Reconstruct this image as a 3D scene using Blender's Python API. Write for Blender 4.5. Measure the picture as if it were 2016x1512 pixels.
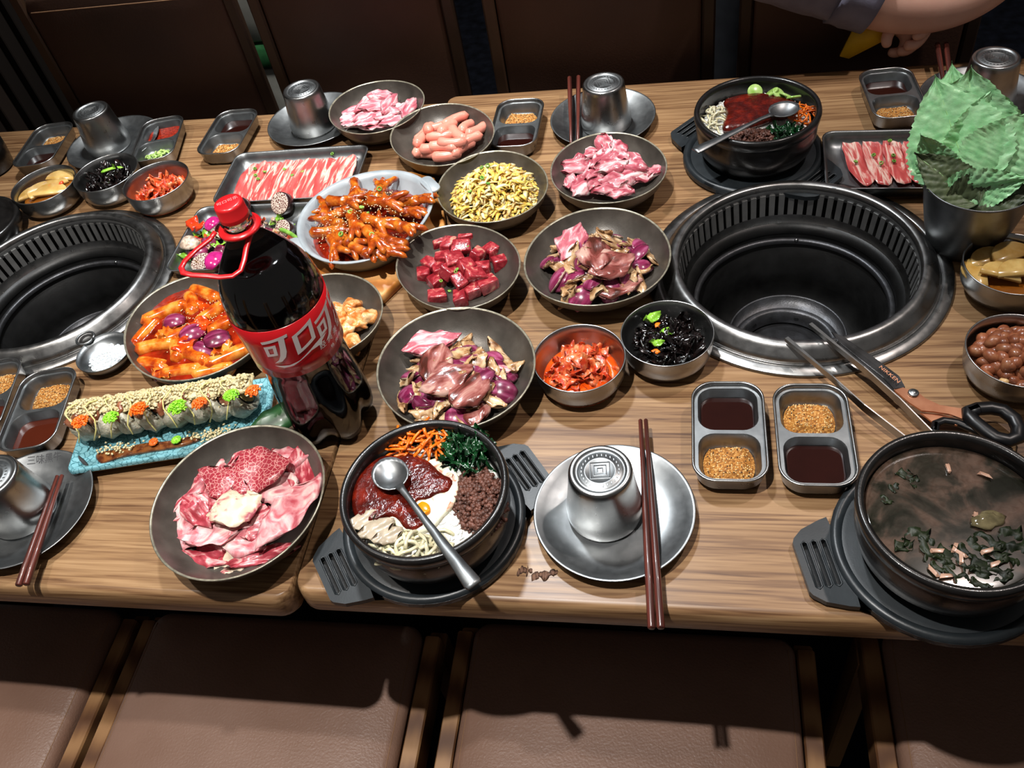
import bpy, bmesh, math, random
import numpy as np
from mathutils import Vector, Matrix, noise as mnoise
for o in list(bpy.data.objects): bpy.data.objects.remove(o)
scn = bpy.context.scene
COL = scn.collection
PI = math.pi
sin, cos = math.sin, math.cos
TZ = 75.0          # table top height above the floor, in cm
# ---------------------------------------------------------------- camera
F_PX = 1724.72
RC = np.array([[0.98118531, 0.12582795, -0.14643334], [-0.00117881, -0.75453477, -0.65625901], [-0.19306477, 0.64408432, -0.7401901]])
CAM = np.array([36.05, -31.18, 73.44])
cam = bpy.data.cameras.new('camera'); camo = bpy.data.objects.new('camera', cam); COL.objects.link(camo)
cam.sensor_fit = 'HORIZONTAL'; cam.sensor_width = 36; cam.lens = F_PX / 2016 * 36; cam.clip_start = .02; cam.clip_end = 60
camo.matrix_world = Matrix([[RC[0][i], -RC[1][i], -RC[2][i], (CAM[i] + (TZ if i == 2 else 0)) * .01] for i in range(3)] + [[0, 0, 0, 1]])
scn.camera = camo
# ---------------------------------------------------------------- light
w = bpy.data.worlds.new('world'); scn.world = w; w.use_nodes = True
w.node_tree.nodes['Background'].inputs[0].default_value = (1, .95, .92, 1); w.node_tree.nodes['Background'].inputs[1].default_value = .085
def lamp(name, kind, loc, energy, size, col=(1, 1, 1), aim=None, spot=None, blend=.3):
    l = bpy.data.lights.new(name, kind); l.energy = energy; l.color = col
    if kind == 'AREA': l.size = size
    else: l.shadow_soft_size = size
    if spot: l.spot_size = math.radians(spot); l.spot_blend = blend
    o = bpy.data.objects.new(name, l); COL.objects.link(o); o.location = (loc[0] * .01, loc[1] * .01, (loc[2] + TZ) * .01)
    if aim is not None:
        d = Vector(((aim[0] - loc[0]), (aim[1] - loc[1]), (aim[2] - loc[2])))
        o.rotation_euler = d.to_track_quat('-Z', 'Y').to_euler()
    return o
lamp('ceiling_spot_near', 'SPOT', (-2, -8, 186), 125, .022, (1, .97, .93), (-9, 19, 0), 47, .35)
lamp('ceiling_spot_back', 'SPOT', (-12, 112, 190), 95, .07, (.93, .97, 1), (6, 44, 0), 62, .5)
lamp('added_gap_fill', 'SPOT', (-15, 122, 165), 60, .1, (1, .97, .92), (-20, 190, -30), 88, .4)  # added fill without a known source, brightens what shows through the chair gaps
lamp('ceiling_spot_left', 'SPOT', (-78, 14, 186), 40, .03, (1, .93, .85), (-50, 26, 0), 46, .5)
lamp('ceiling_spot_right', 'SPOT', (112, 84, 180), 44, .03, (1, .88, .82), (66, 62, 0), 56, .5)
scn.view_settings.view_transform = 'Standard'; scn.view_settings.look = 'None'; scn.view_settings.gamma = 1
scn.view_settings.use_curve_mapping = False; scn.view_settings.exposure = 0.35
# ---------------------------------------------------------------- helpers
def at(px, py, z=0.):
    """table point (cm) seen at a photo pixel, at height z above the table"""
    d = np.array([(px - 1008) / F_PX, (py - 756) / F_PX, 1.]) @ RC
    t = (z - CAM[2]) / d[2]
    return Vector((CAM[0] + d[0] * t, CAM[1] + d[1] * t, z))
def lin(h):
    h = h.lstrip('#'); r = [int(h[i:i + 2], 16) / 255 for i in (0, 2, 4)]
    return tuple([(x / 12.92 if x <= .04045 else ((x + .055) / 1.055) ** 2.4) for x in r] + [1.])
MATS = {}
def mat(name, stops, scale=1., rough=.5, metal=0., bump=0., bscale=None, coat=0., trans=0., detail=4., dist=0., tex='noise', stretch=None, rvar=0., ior=1.45, sub=0., spec=.5, stops2=None, rnd=True, emis=0., hue=0.):
    """procedural material; scale is in features per cm"""
    if name in MATS: return MATS[name]
    m = bpy.data.materials.new(name); m.use_nodes = True; nt = m.node_tree; N = nt.nodes; L = nt.links
    b = N['Principled BSDF']
    if isinstance(stops, str): stops = [(0, stops), (1, stops)]
    tc = N.new('ShaderNodeTexCoord'); mp = N.new('ShaderNodeMapping'); L.new(tc.outputs['Object'], mp.inputs[0])
    if stretch: mp.inputs['Scale'].default_value = stretch
    vec = mp.outputs[0]
    if rnd:
        oi = N.new('ShaderNodeObjectInfo'); mu = N.new('ShaderNodeMath'); mu.operation = 'MULTIPLY'; mu.inputs[1].default_value = 9.
        L.new(oi.outputs['Random'], mu.inputs[0]); va = N.new('ShaderNodeVectorMath'); va.operation = 'ADD'
        L.new(vec, va.inputs[0]); L.new(mu.outputs[0], va.inputs[1]); vec = va.outputs[0]
    def texn(kind, sc, dt, ds):
        if kind == 'voronoi':
            t = N.new('ShaderNodeTexVoronoi'); t.feature = 'DISTANCE_TO_EDGE'; t.inputs['Scale'].default_value = sc
            if ds:
                nn = N.new('ShaderNodeTexNoise'); nn.inputs['Scale'].default_value = sc * .8; L.new(vec, nn.inputs['Vector'])
                mx = N.new('ShaderNodeVectorMath'); mx.operation = 'MULTIPLY_ADD'; mx.inputs[1].default_value = (ds * .03 / sc,) * 3; L.new(nn.outputs['Color'], mx.inputs[0]); L.new(vec, mx.inputs[2]); L.new(mx.outputs[0], t.inputs['Vector'])
            else: L.new(vec, t.inputs['Vector'])
            return t.outputs['Distance']
        if kind == 'wave':
            t = N.new('ShaderNodeTexWave'); t.bands_direction = 'Y'; t.inputs['Scale'].default_value = sc * .314; t.inputs['Distortion'].default_value = ds
            t.inputs['Detail'].default_value = dt; t.inputs['Detail Scale'].default_value = 1.2; L.new(vec, t.inputs['Vector']); return t.outputs['Fac']
        t = N.new('ShaderNodeTexNoise'); t.inputs['Scale'].default_value = sc; t.inputs['Detail'].default_value = dt; t.inputs['Distortion'].default_value = ds
        L.new(vec, t.inputs['Vector']); return t.outputs['Fac']
    f = texn(tex, scale * 100, detail, dist)
    r = N.new('ShaderNodeValToRGB'); e = r.color_ramp.elements
    while len(e) < len(stops): e.new(.5)
    for q, (p, c) in zip(e, stops): q.position = p; q.color = lin(c)
    L.new(f, r.inputs[0]); colour = r.outputs[0]
    if stops2:                         # second layer: (scale, [stops], factor, texture)
        sc2, st2, fac2, tx2 = stops2
        f2 = texn(tx2, sc2 * 100, 3., 1.); r2 = N.new('ShaderNodeValToRGB'); e2 = r2.color_ramp.elements
        while len(e2) < len(st2): e2.new(.5)
        for q, (p, c) in zip(e2, st2): q.position = p; q.color = lin(c)
        L.new(f2, r2.inputs[0]); mx = N.new('ShaderNodeMixRGB'); mx.blend_type = 'MULTIPLY'; mx.inputs[0].default_value = fac2
        L.new(colour, mx.inputs[1]); L.new(r2.outputs[0], mx.inputs[2]); colour = mx.outputs[0]
    if hue:
        hs = N.new('ShaderNodeHueSaturation'); oi = N.new('ShaderNodeObjectInfo'); mr = N.new('ShaderNodeMapRange')
        mr.inputs['To Min'].default_value = 1 - hue; mr.inputs['To Max'].default_value = 1 + hue * .6; L.new(oi.outputs['Random'], mr.inputs['Value'])
        L.new(mr.outputs[0], hs.inputs['Value']); L.new(colour, hs.inputs['Color']); colour = hs.outputs[0]
    L.new(colour, b.inputs['Base Color'])
    b.inputs['Roughness'].default_value = rough; b.inputs['Metallic'].default_value = metal
    b.inputs['Coat Weight'].default_value = coat; b.inputs['Coat Roughness'].default_value = .08
    b.inputs['Transmission Weight'].default_value = trans; b.inputs['IOR'].default_value = ior
    b.inputs['Specular IOR Level'].default_value = spec
    if sub:
        b.inputs['Subsurface Weight'].default_value = sub; b.inputs['Subsurface Radius'].default_value = (.004, .0015, .001); b.inputs['Subsurface Scale'].default_value = 1.
    if rvar:
        n2 = texn('noise', (bscale or scale) * 60, 3., 0); mr = N.new('ShaderNodeMapRange')
        mr.inputs['To Min'].default_value = max(.02, rough - rvar); mr.inputs['To Max'].default_value = rough + rvar; L.new(n2, mr.inputs['Value']); L.new(mr.outputs[0], b.inputs['Roughness'])
    if bump:
        n3 = texn('noise', (bscale or scale) * 100, 3., 0); bp = N.new('ShaderNodeBump'); bp.inputs['Strength'].default_value = 1.; bp.inputs['Distance'].default_value = bump * .01
        L.new(n3, bp.inputs['Height']); L.new(bp.outputs[0], b.inputs['Normal']); 
        if coat: L.new(bp.outputs[0], b.inputs['Coat Normal'])
    if emis:
        L.new(colour, b.inputs['Emission Color']); b.inputs['Emission Strength'].default_value = emis
    MATS[name] = m
    return m
def mesh(name, v, f, mats, smooth=True, mi=None):
    me = bpy.data.meshes.new(name); me.from_pydata([(x * .01, y * .01, z * .01) for x, y, z in v], [], f)
    for m in (mats if isinstance(mats, (list, tuple)) else [mats]): me.materials.append(m)
    if mi: me.polygons.foreach_set('material_index', mi)
    if smooth: me.polygons.foreach_set('use_smooth', [True] * len(f))
    me.update(); return me
def put(name, data, parent=None, loc=(0, 0, 0), rot=(0, 0, 0), sc=1., label=None, cat=None, group=None, kind=None):
    """link an object; loc in cm (table frame when top-level, parent frame otherwise)"""
    o = bpy.data.objects.new(name, data); COL.objects.link(o)
    z = loc[2] + (0 if parent else TZ)
    o.location = (loc[0] * .01, loc[1] * .01, z * .01); o.rotation_euler = rot
    o.scale = (sc, sc, sc) if not isinstance(sc, (tuple, list)) else sc
    if parent: o.parent = parent
    if label: o['label'] = label
    if cat: o['category'] = cat
    if group: o['group'] = group
    if kind: o['kind'] = kind
    return o
def root(name, loc, label, cat, group=None, rz=0.):
    return put(name, None, None, loc, (0, 0, rz), 1., label, cat, group)
def copytree(o, loc, rz, label=None, group=None):
    def cp(a, par):
        c = a.copy(); COL.objects.link(c); c.parent = par
        for k in list(a.children): cp(k, c)
        return c
    c = cp(o, None); c.location = (loc[0] * .01, loc[1] * .01, (loc[2] + TZ) * .01); c.rotation_euler = (0, 0, rz)
    if label: c['label'] = label
    if group: c['group'] = group
    return c
def lathe(prof, n=48, rf=None, cap0=True, cap1=True, zf=None):
    """prof: (r, z) list; rf(angle, r, z) scales the radius"""
    v, f = [], []
    for r, z in prof:
        for i in range(n):
            a = 2 * PI * i / n; k = rf(a, r, z) if rf else 1.; v.append((r * k * cos(a), r * k * sin(a), z + (zf(a, r, z) if zf else 0)))
    for j in range(len(prof) - 1):
        for i in range(n):
            a, b = j * n + i, j * n + (i + 1) % n; f.append((a, b, b + n, a + n))
    if cap0: f.append(tuple(range(n))[::-1])
    if cap1: f.append(tuple(range((len(prof) - 1) * n, len(prof) * n)))
    return v, f
def loft(loops, cap0=True, cap1=True, closed=True):
    n = len(loops[0]); v = [p for l in loops for p in l]; f = []
    for j in range(len(loops) - 1):
        for i in range(n if closed else n - 1):
            a, b = j * n + i, j * n + (i + 1) % n; f.append((a, b, b + n, a + n))
    if cap0: f.append(tuple(range(n))[::-1])
    if cap1: f.append(tuple(range((len(loops) - 1) * n, len(loops) * n)))
    return v, f
def join(*vf):
    v, f = [], []
    for a, b in vf:
        k = len(v); v += list(a); f += [tuple(i + k for i in q) for q in b]
    return v, f
def move(vf, d=(0, 0, 0), rz=0., s=1.):
    c, s_ = cos(rz), sin(rz)
    return [((x * c - y * s_) * s + d[0], (x * s_ + y * c) * s + d[1], z * s + d[2]) for x, y, z in vf[0]], vf[1]
def box(x0, x1, y0, y1, z0, z1, b=.15):
    def lp(i, z): return [(x0 + i, y0 + i, z), (x1 - i, y0 + i, z), (x1 - i, y1 - i, z), (x0 + i, y1 - i, z)]
    def oc(i, z): 
        return [(x0 + b, y0 + i, z), (x1 - b, y0 + i, z), (x1 - i, y0 + b, z), (x1 - i, y1 - b, z), (x1 - b, y1 - i, z), (x0 + b, y1 - i, z), (x0 + i, y1 - b, z), (x0 + i, y0 + b, z)]
    return loft([oc(b * .6, z0), oc(0, z0 + b), oc(0, z1 - b), oc(b * .6, z1)])
def tube(pts, rad, n=8, flat=1., cap=True, up=Vector((0, 0, 1))):
    P = [Vector(p) for p in pts]; m = len(P); v, f = [], []
    R = rad if isinstance(rad, (list, tuple)) else [rad] * m
    for i, p in enumerate(P):
        t = (P[min(i + 1, m - 1)] - P[max(i - 1, 0)]).normalized()
        s = t.cross(up); s = s.normalized() if s.length > 1e-4 else Vector((1, 0, 0)); u = s.cross(t)
        for k in range(n):
            a = 2 * PI * k / n; q = p + s * (R[i] * cos(a)) + u * (R[i] * flat * sin(a)); v.append(tuple(q))
    for j in range(m - 1):
        for i in range(n):
            a, b = j * n + i, j * n + (i + 1) % n; f.append((a, b, b + n, a + n))
    if cap: f.append(tuple(range(n))[::-1]); f.append(tuple(range((m - 1) * n, m * n)))
    return v, f
def cap_tube(L, r, bend=0., n=10, taper=1., seg=9, flat=1., lump=0., seed=0):
    rn = random.Random(seed); pts, rad = [], []
    for i in range(seg + 1):
        t = i / seg; x = (t - .5) * L; e = min(1., math.sqrt(max(0, 1 - (abs(2 * t - 1)) ** 6)) + .12)
        pts.append((x, bend * (1 - (2 * t - 1) ** 2), rn.uniform(-lump, lump) * .5)); rad.append(r * e * (1 + (taper - 1) * t) * (1 + rn.uniform(-lump, lump)))
    return tube(pts, rad, n, flat)
def rrect(w, h, r, z, n=6, ox=0, oy=0):
    out = []; r = min(r, w / 2 - .01, h / 2 - .01)
    for cx, cy, a0 in ((w / 2 - r, h / 2 - r, 0), (-w / 2 + r, h / 2 - r, PI / 2), (-w / 2 + r, -h / 2 + r, PI), (w / 2 - r, -h / 2 + r, 1.5 * PI)):
        for i in range(n + 1):
            a = a0 + PI / 2 * i / n; out.append((ox + cx + r * cos(a), oy + cy + r * sin(a), z))
    return out
def poly_holes(outer, holes, z0, z1):
    """flat slab with real holes, outlines as 2D lists"""
    bm = bmesh.new(); E = []
    for lp in [outer] + holes:
        vs = [bm.verts.new((p[0], p[1], z1)) for p in lp]
        for i in range(len(vs)): E.append(bm.edges.new((vs[i], vs[(i + 1) % len(vs)])))
    bmesh.ops.triangle_fill(bm, use_beauty=True, use_dissolve=False, edges=E)
    bmesh.ops.recalc_face_normals(bm, faces=bm.faces)
    if bm.faces and list(bm.faces)[0].normal.z < 0: bmesh.ops.reverse_faces(bm, faces=list(bm.faces))
    bm.verts.index_update(); v = [tuple(x.co) for x in bm.verts]; f = [tuple(q.index for q in x.verts) for x in bm.faces]; bm.free()
    n = len(v); v2 = [(x, y, z0) for x, y, z in v]; f2 = [tuple(i + n for i in q)[::-1] for q in f]; s = []
    k = 0
    for j, lp in enumerate([outer] + holes):
        m = len(lp)
        for i in range(m):
            a, b = k + i, k + (i + 1) % m; s.append((a, a + n, b + n, b))
        k += m
    return v + v2, f + f2 + s
def blob(r=(1, 1, 1), amp=.15, freq=1., seed=0, sub=2):
    bm = bmesh.new(); bmesh.ops.create_icosphere(bm, subdivisions=sub, radius=1.); off = Vector((seed * 7.3, seed * 3.1, seed * 1.7))
    v = []
    for x in bm.verts:
        k = 1 + amp * mnoise.noise(x.co * freq + off) * 1.6; v.append((x.co.x * r[0] * k, x.co.y * r[1] * k, x.co.z * r[2] * k))
    f = [tuple(q.index for q in x.verts) for x in bm.faces]; bm.free(); return v, f
def sheet(w, l, t, wave=.2, fold=0., seed=0, nx=9, ny=6, edge=.12, curl=0., twist=0., ew=.55):
    """irregular slice: length l on X, width w on Y, thickness t"""
    o = Vector((seed * 5.1, seed * 2.7, seed)); top, bot = [], []
    for i in range(nx + 1):
        for j in range(ny + 1):
            u, q = i / nx - .5, j / ny - .5
            wf = (1 - ew * abs(2 * u) ** 5) * (1 + edge * 2 * mnoise.noise(Vector((u * 3, 9, 0)) + o)); lf = (1 - .35 * abs(2 * q) ** 4) * (1 + edge * 1.5 * mnoise.noise(Vector((q * 3, 3, 5)) + o))
            x, y = u * l * lf, q * w * wf + .5 * edge * w * mnoise.noise(Vector((u * 2, 0, 7)) + o)
            z = wave * mnoise.noise(Vector((u * 3.2, q * 2.6, 2)) + o) * 1.4 + curl * ((2 * u) ** 2) + fold * math.exp(-((u * 6) ** 2)) + twist * u * q * 4
            e = min(1., 3.2 * min(.5 - abs(u), .5 - abs(q)) + .35)
            top.append((x, y, z + t * .5 * e)); bot.append((x, y, z - t * .5 * e))
    v = top + bot; n = len(top); f = []
    for i in range(nx):
        for j in range(ny):
            a = i * (ny + 1) + j; b = a + 1; c = a + ny + 2; d = a + ny + 1; f.append((a, d, c, b)); f.append((a + n, b + n, c + n, d + n))
    ring = [i * (ny + 1) for i in range(nx + 1)] + [nx * (ny + 1) + j for j in range(1, ny + 1)] + [i * (ny + 1) + ny for i in range(nx - 1, -1, -1)] + [j for j in range(ny - 1, 0, -1)]
    for k in range(len(ring)):
        a, b = ring[k], ring[(k + 1) % len(ring)]; f.append((a, a + n, b + n, b))
    return v, f
def shell(w, l, R, t, seed=0, n=7):
    """onion petal: bent piece of a hollow ball; returns verts, faces, material index (outer skin 0, flesh 1)"""
    rn = random.Random(seed); v, f, mi = [], [], []
    for s in (0, 1):
        rr = R - s * t
        for i in range(n + 1):
            for j in range(n + 1):
                u = (i / n - .5) * l / R; q = (j / n - .5) * w / R * (1 - .55 * abs(2 * i / n - 1) ** 2)
                v.append((rr * sin(u), rr * sin(q) * cos(u * .6), rr * cos(u) * cos(q) - R * .75))
    m = (n + 1) ** 2
    for i in range(n):
        for j in range(n):
            a = i * (n + 1) + j; f.append((a, a + n + 1, a + n + 2, a + 1)); mi.append(0); f.append((m + a, m + a + 1, m + a + n + 2, m + a + n + 1)); mi.append(1)
    ring = [i * (n + 1) for i in range(n + 1)] + [n * (n + 1) + j for j in range(1, n + 1)] + [i * (n + 1) + n for i in range(n - 1, -1, -1)] + [j for j in range(n - 1, 0, -1)]
    for k in range(len(ring)):
        a, b = ring[k], ring[(k + 1) % len(ring)]; f.append((a, a + m, b + m, b)); mi.append(1)
    return v, f, mi
def chunk(a, b, c, jit=.12, seed=0, bev=.12):
    rn = random.Random(seed); bm = bmesh.new(); bmesh.ops.create_cube(bm, size=1.)
    for x in bm.verts: x.co = Vector((x.co.x * a * (1 + rn.uniform(-jit, jit) * 2), x.co.y * b * (1 + rn.uniform(-jit, jit) * 2), x.co.z * c * (1 + rn.uniform(-jit, jit) * 1.5)))
    bmesh.ops.bevel(bm, geom=list(bm.edges) + list(bm.verts), offset=bev * min(a, b, c), segments=2, affect='EDGES', profile=.6)
    bm.verts.index_update(); v = [tuple(x.co) for x in bm.verts]; f = [tuple(q.index for q in x.verts) for x in bm.faces]; bm.free(); return v, f
def scatter(name, metas, n, c, rx, ry, ang, zs, H, label, cat, group, tilt=.35, seed=1, thick=.4, sc=(.85, 1.15), flatz=False, kind=None, spiral=True, yaw=None, inner=0.):
    """individual copies spread over a heap: c centre (cm), zs(r_from_centre) base height, H heap height"""
    rn = random.Random(seed); out = []
    for i in range(n):
        t = math.sqrt(inner * inner + (1 - inner * inner) * (i + .5) / n); a = i * 2.39996 + rn.uniform(-.3, .3) + seed
        t = min(1., t * rn.uniform(.92, 1.06)); x, y = rx * t * cos(a), ry * t * sin(a)
        X = c[0] + x * cos(ang) - y * sin(ang); Y = c[1] + x * sin(ang) + y * cos(ang)
        rr = math.hypot(X - c[0], Y - c[1]); z = zs(X, Y) + H * (1 - t * t) * rn.uniform(.75, 1.05) + thick * .5
        az = math.atan2(Y - c[1], X - c[0]); sl = H * 2 * t / max(rx, ry) * .6
        rz = rn.uniform(0, 2 * PI) if yaw is None else yaw + rn.uniform(-.25, .25)
        M = Matrix.Rotation(sl, 3, Vector((-sin(az), cos(az), 0))) @ Matrix.Rotation(rz, 3, 'Z') @ Matrix.Rotation(rn.uniform(-tilt, tilt), 3, 'X') @ Matrix.Rotation(rn.uniform(-tilt, tilt), 3, 'Y')
        out.append(put(name, rn.choice(metas), None, (X, Y, z), M.to_euler(), rn.uniform(*sc), label, cat, group, kind))
    return out
def interp(xs, ys, x):
    for i in range(len(xs) - 1):
        if x <= xs[i + 1]: return ys[i] + (ys[i + 1] - ys[i]) * max(0., (x - xs[i]) / (xs[i + 1] - xs[i]))
    return ys[-1]
# ---------------------------------------------------------------- materials
steel = mat('brushed_steel', [(0.2, '#8e8f8f'), (.8, '#a8a8a7')], .5, .29, 1., .0012, 1.5, rvar=.05)
steelm = mat('satin_steel', [(.25, '#787b7d'), (.75, '#939697')], .5, .39, 1., .002, 2., rvar=.06)
steeld = mat('worn_grill_steel', [(.2, '#858585'), (.7, '#a8a7a5')], .4, .3, 1., .003, 1.5, rvar=.1)
iron = mat('black_iron', [(.3, '#0b0b0b'), (.8, '#191919')], .5, .42, .3, .01, 3.)
ironr = mat('grey_cast_iron', [(.3, '#3a3a3b'), (.8, '#55565a')], .6, .4, .85, .02, 4.)
slatm = mat('vent_steel', [(.2, '#9a9a9a'), (.7, '#b8b8b6')], .6, .5, 1., .002, 2.)
stone = mat('black_stoneware', [(.3, '#0d0c0c'), (.8, '#1c1a19')], .6, .3, 0., .01, 5., coat=.25)
melam = mat('black_melamine', [(.3, '#1d2124'), (.8, '#272c2f')], .6, .36, 0., .004, 6., spec=.5)
glaz = mat('dark_glazed_ceramic', [(.25, '#3a3631'), (.55, '#4e4943'), (.85, '#645f58')], .35, .33, .25, .008, 7., rvar=.08, detail=6.)
rimm = mat('pale_glazed_rim', [(.3, '#6e6a5d'), (.7, '#a09a88')], 1.5, .3, .4)
alu = mat('grey_enamel', [(.3, '#8e979d'), (.7, '#a9b1b6')], .4, .35, .1)
woodt = mat('table_wood', [(.3, '#593d27'), (.41, '#76573b'), (.52, '#8b6b4a'), (.68, '#9c7c59')], 2.5, .36, 0., .005, 2.5, detail=7., dist=.5, stretch=(.035, 1, 1), rnd=False,
            stops2=(.24, [(.3, '#a89080'), (.55, '#ffffff')], .6, 'noise'), rvar=.06)
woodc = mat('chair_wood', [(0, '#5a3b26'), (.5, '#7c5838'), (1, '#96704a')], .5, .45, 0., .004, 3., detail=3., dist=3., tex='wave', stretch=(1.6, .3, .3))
woodc_shaded = mat('shaded_chair_wood', [(0, '#2e2018'), (1, '#4a3526')], .5, .5, 0., tex='wave', stretch=(1.6, .3, .3), dist=2)  # chair wood of the far row, its shade put into a darker colour
woodd = mat('dark_panel_wood', [(0, '#17110e'), (1, '#2b211c')], .25, .6, 0., tex='wave', stretch=(1, .1, .1), dist=1.5)
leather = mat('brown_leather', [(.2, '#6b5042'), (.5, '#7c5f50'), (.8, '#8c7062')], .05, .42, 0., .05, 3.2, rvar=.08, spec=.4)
leather_shaded = mat('shaded_brown_leather', [(.2, '#3c2a22'), (.8, '#553c31')], .05, .5, 0., .03, 3., spec=.35)  # far chairs' copy of the brown leather, darkened to paint in their shade
thread = mat('tan_thread', '#7a5a40', rough=.8)
carpet = mat('dark_carpet', [(.3, '#0c0d12'), (.7, '#1b1e28')], .3, .95, 0., .05, 3., spec=.1)
redwood = mat('red_lacquered_wood', [(.2, '#3d1d18'), (.8, '#5d2d25')], .6, .32, 0., .002, 3., tex='wave', stretch=(.2, 2, 2), coat=.15)
rim_black = mat('black_rubber', '#0e0e10', rough=.35)
soy = mat('dark_soy_sauce', [(0, '#1a0806'), (1, '#260d09')], .3, .07, spec=.6)
soyb = mat('brown_soy_sauce', [(0, '#3a160d'), (1, '#4a1d10')], .3, .08, spec=.6)
# ---------------------------------------------------------------- the setting
def struct(name, vf, m, loc=(0, 0, 0), smooth=False, rot=(0, 0, 0)):
    o = put(name, mesh(name, vf[0], vf[1], m, smooth), None, loc, rot); o['kind'] = 'structure'; return o
struct('floor', box(-190, 520, -240, 330, -TZ - 4, -TZ, .5), carpet)
wl = struct('wall_left', box(-96, -92, 60, 330, -TZ, 180, .5), woodd)
slat_me = mesh('slat', *box(0, 1.6, 0, 3.4, 0, 254, .2), woodd, False)
for k in range(14): put('slat', slat_me, wl, (-92.05, 66 + k * 5.2, -TZ + .5))
wb = struct('wall_back', box(-190, 520, 318, 322, -TZ, 180, .5), mat('far_wall', [(.3, '#3a3835'), (.7, '#5a5854')], .02, .8))
# ---------------------------------------------------------------- tables with grills
def top_outline(x0, x1, y0, y1, r, n=6):
    return [(p[0], p[1]) for p in rrect(x1 - x0, y1 - y0, r, 0, n, (x0 + x1) / 2, (y0 + y1) / 2)]
def table(x0, x1, y0, y1, gx, gy, label):
    t = root('dining_table', ((x0 + x1) / 2, (y0 + y1) / 2, -TZ), label, 'table')
    cx, cy = (x0 + x1) / 2, (y0 + y1) / 2
    hole = [(gx - cx + 16.6 * cos(-2 * PI * i / 64), gy - cy + 16.6 * sin(-2 * PI * i / 64)) for i in range(64)]
    inn = [(a - cx, b - cy) for a, b in top_outline(x0 + .22, x1 - .22, y0 + .9, y1 - .9, 1.2)]
    v, f = poly_holes(inn, [hole], TZ - 3.8, TZ)
    m = len(inn)
    loops = []
    for ins, z in ((.9, 0), (.6, -.06), (.3, -.3), (.08, -.75), (0, -1.4), (0, -2.8), (.25, -3.4), (.9, -3.8)):
        loops.append([(a - cx, b - cy, TZ + z) for a, b in top_outline(x0 + ins * .25, x1 - ins * .25, y0 + ins, y1 - ins, 2.1 - ins)])
    e = loft(loops, False, False); e = (e[0], [q[::-1] for q in e[1]])
    put('tabletop', mesh('tabletop', v, f, woodt, False), t)
    put('table_edge', mesh('table_edge', *e, woodt), t)
    for sx in (-1, 1):
        for sy in (-1, 1):
            X, Y = sx * (x1 - x0 - 14) / 2, sy * (y1 - y0 - 50) / 2
            put('leg', mesh('leg', *box(X - 3.5, X + 3.5, Y - 3.5, Y + 3.5, 0, TZ - 3.8, .4), mat('dark_leg', '#1a1512', rough=.5), False), t)
    put('apron', mesh('apron', *box(-(x1 - x0) / 2 + 8, (x1 - x0) / 2 - 8, -20, 20, TZ - 30, TZ - 24, .4), woodd, False), t)
    return t
GR = (49.06, 50.94); GL = (-51.2, 50.8)
table(-91.5, -1.75, 4.65, 93.6, *GL, 'left wooden table with rounded edge and the partly cropped grill')
table(-1.6, 118, 5.55, 95.4, *GR, 'right wooden table with the fully visible round grill')
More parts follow.
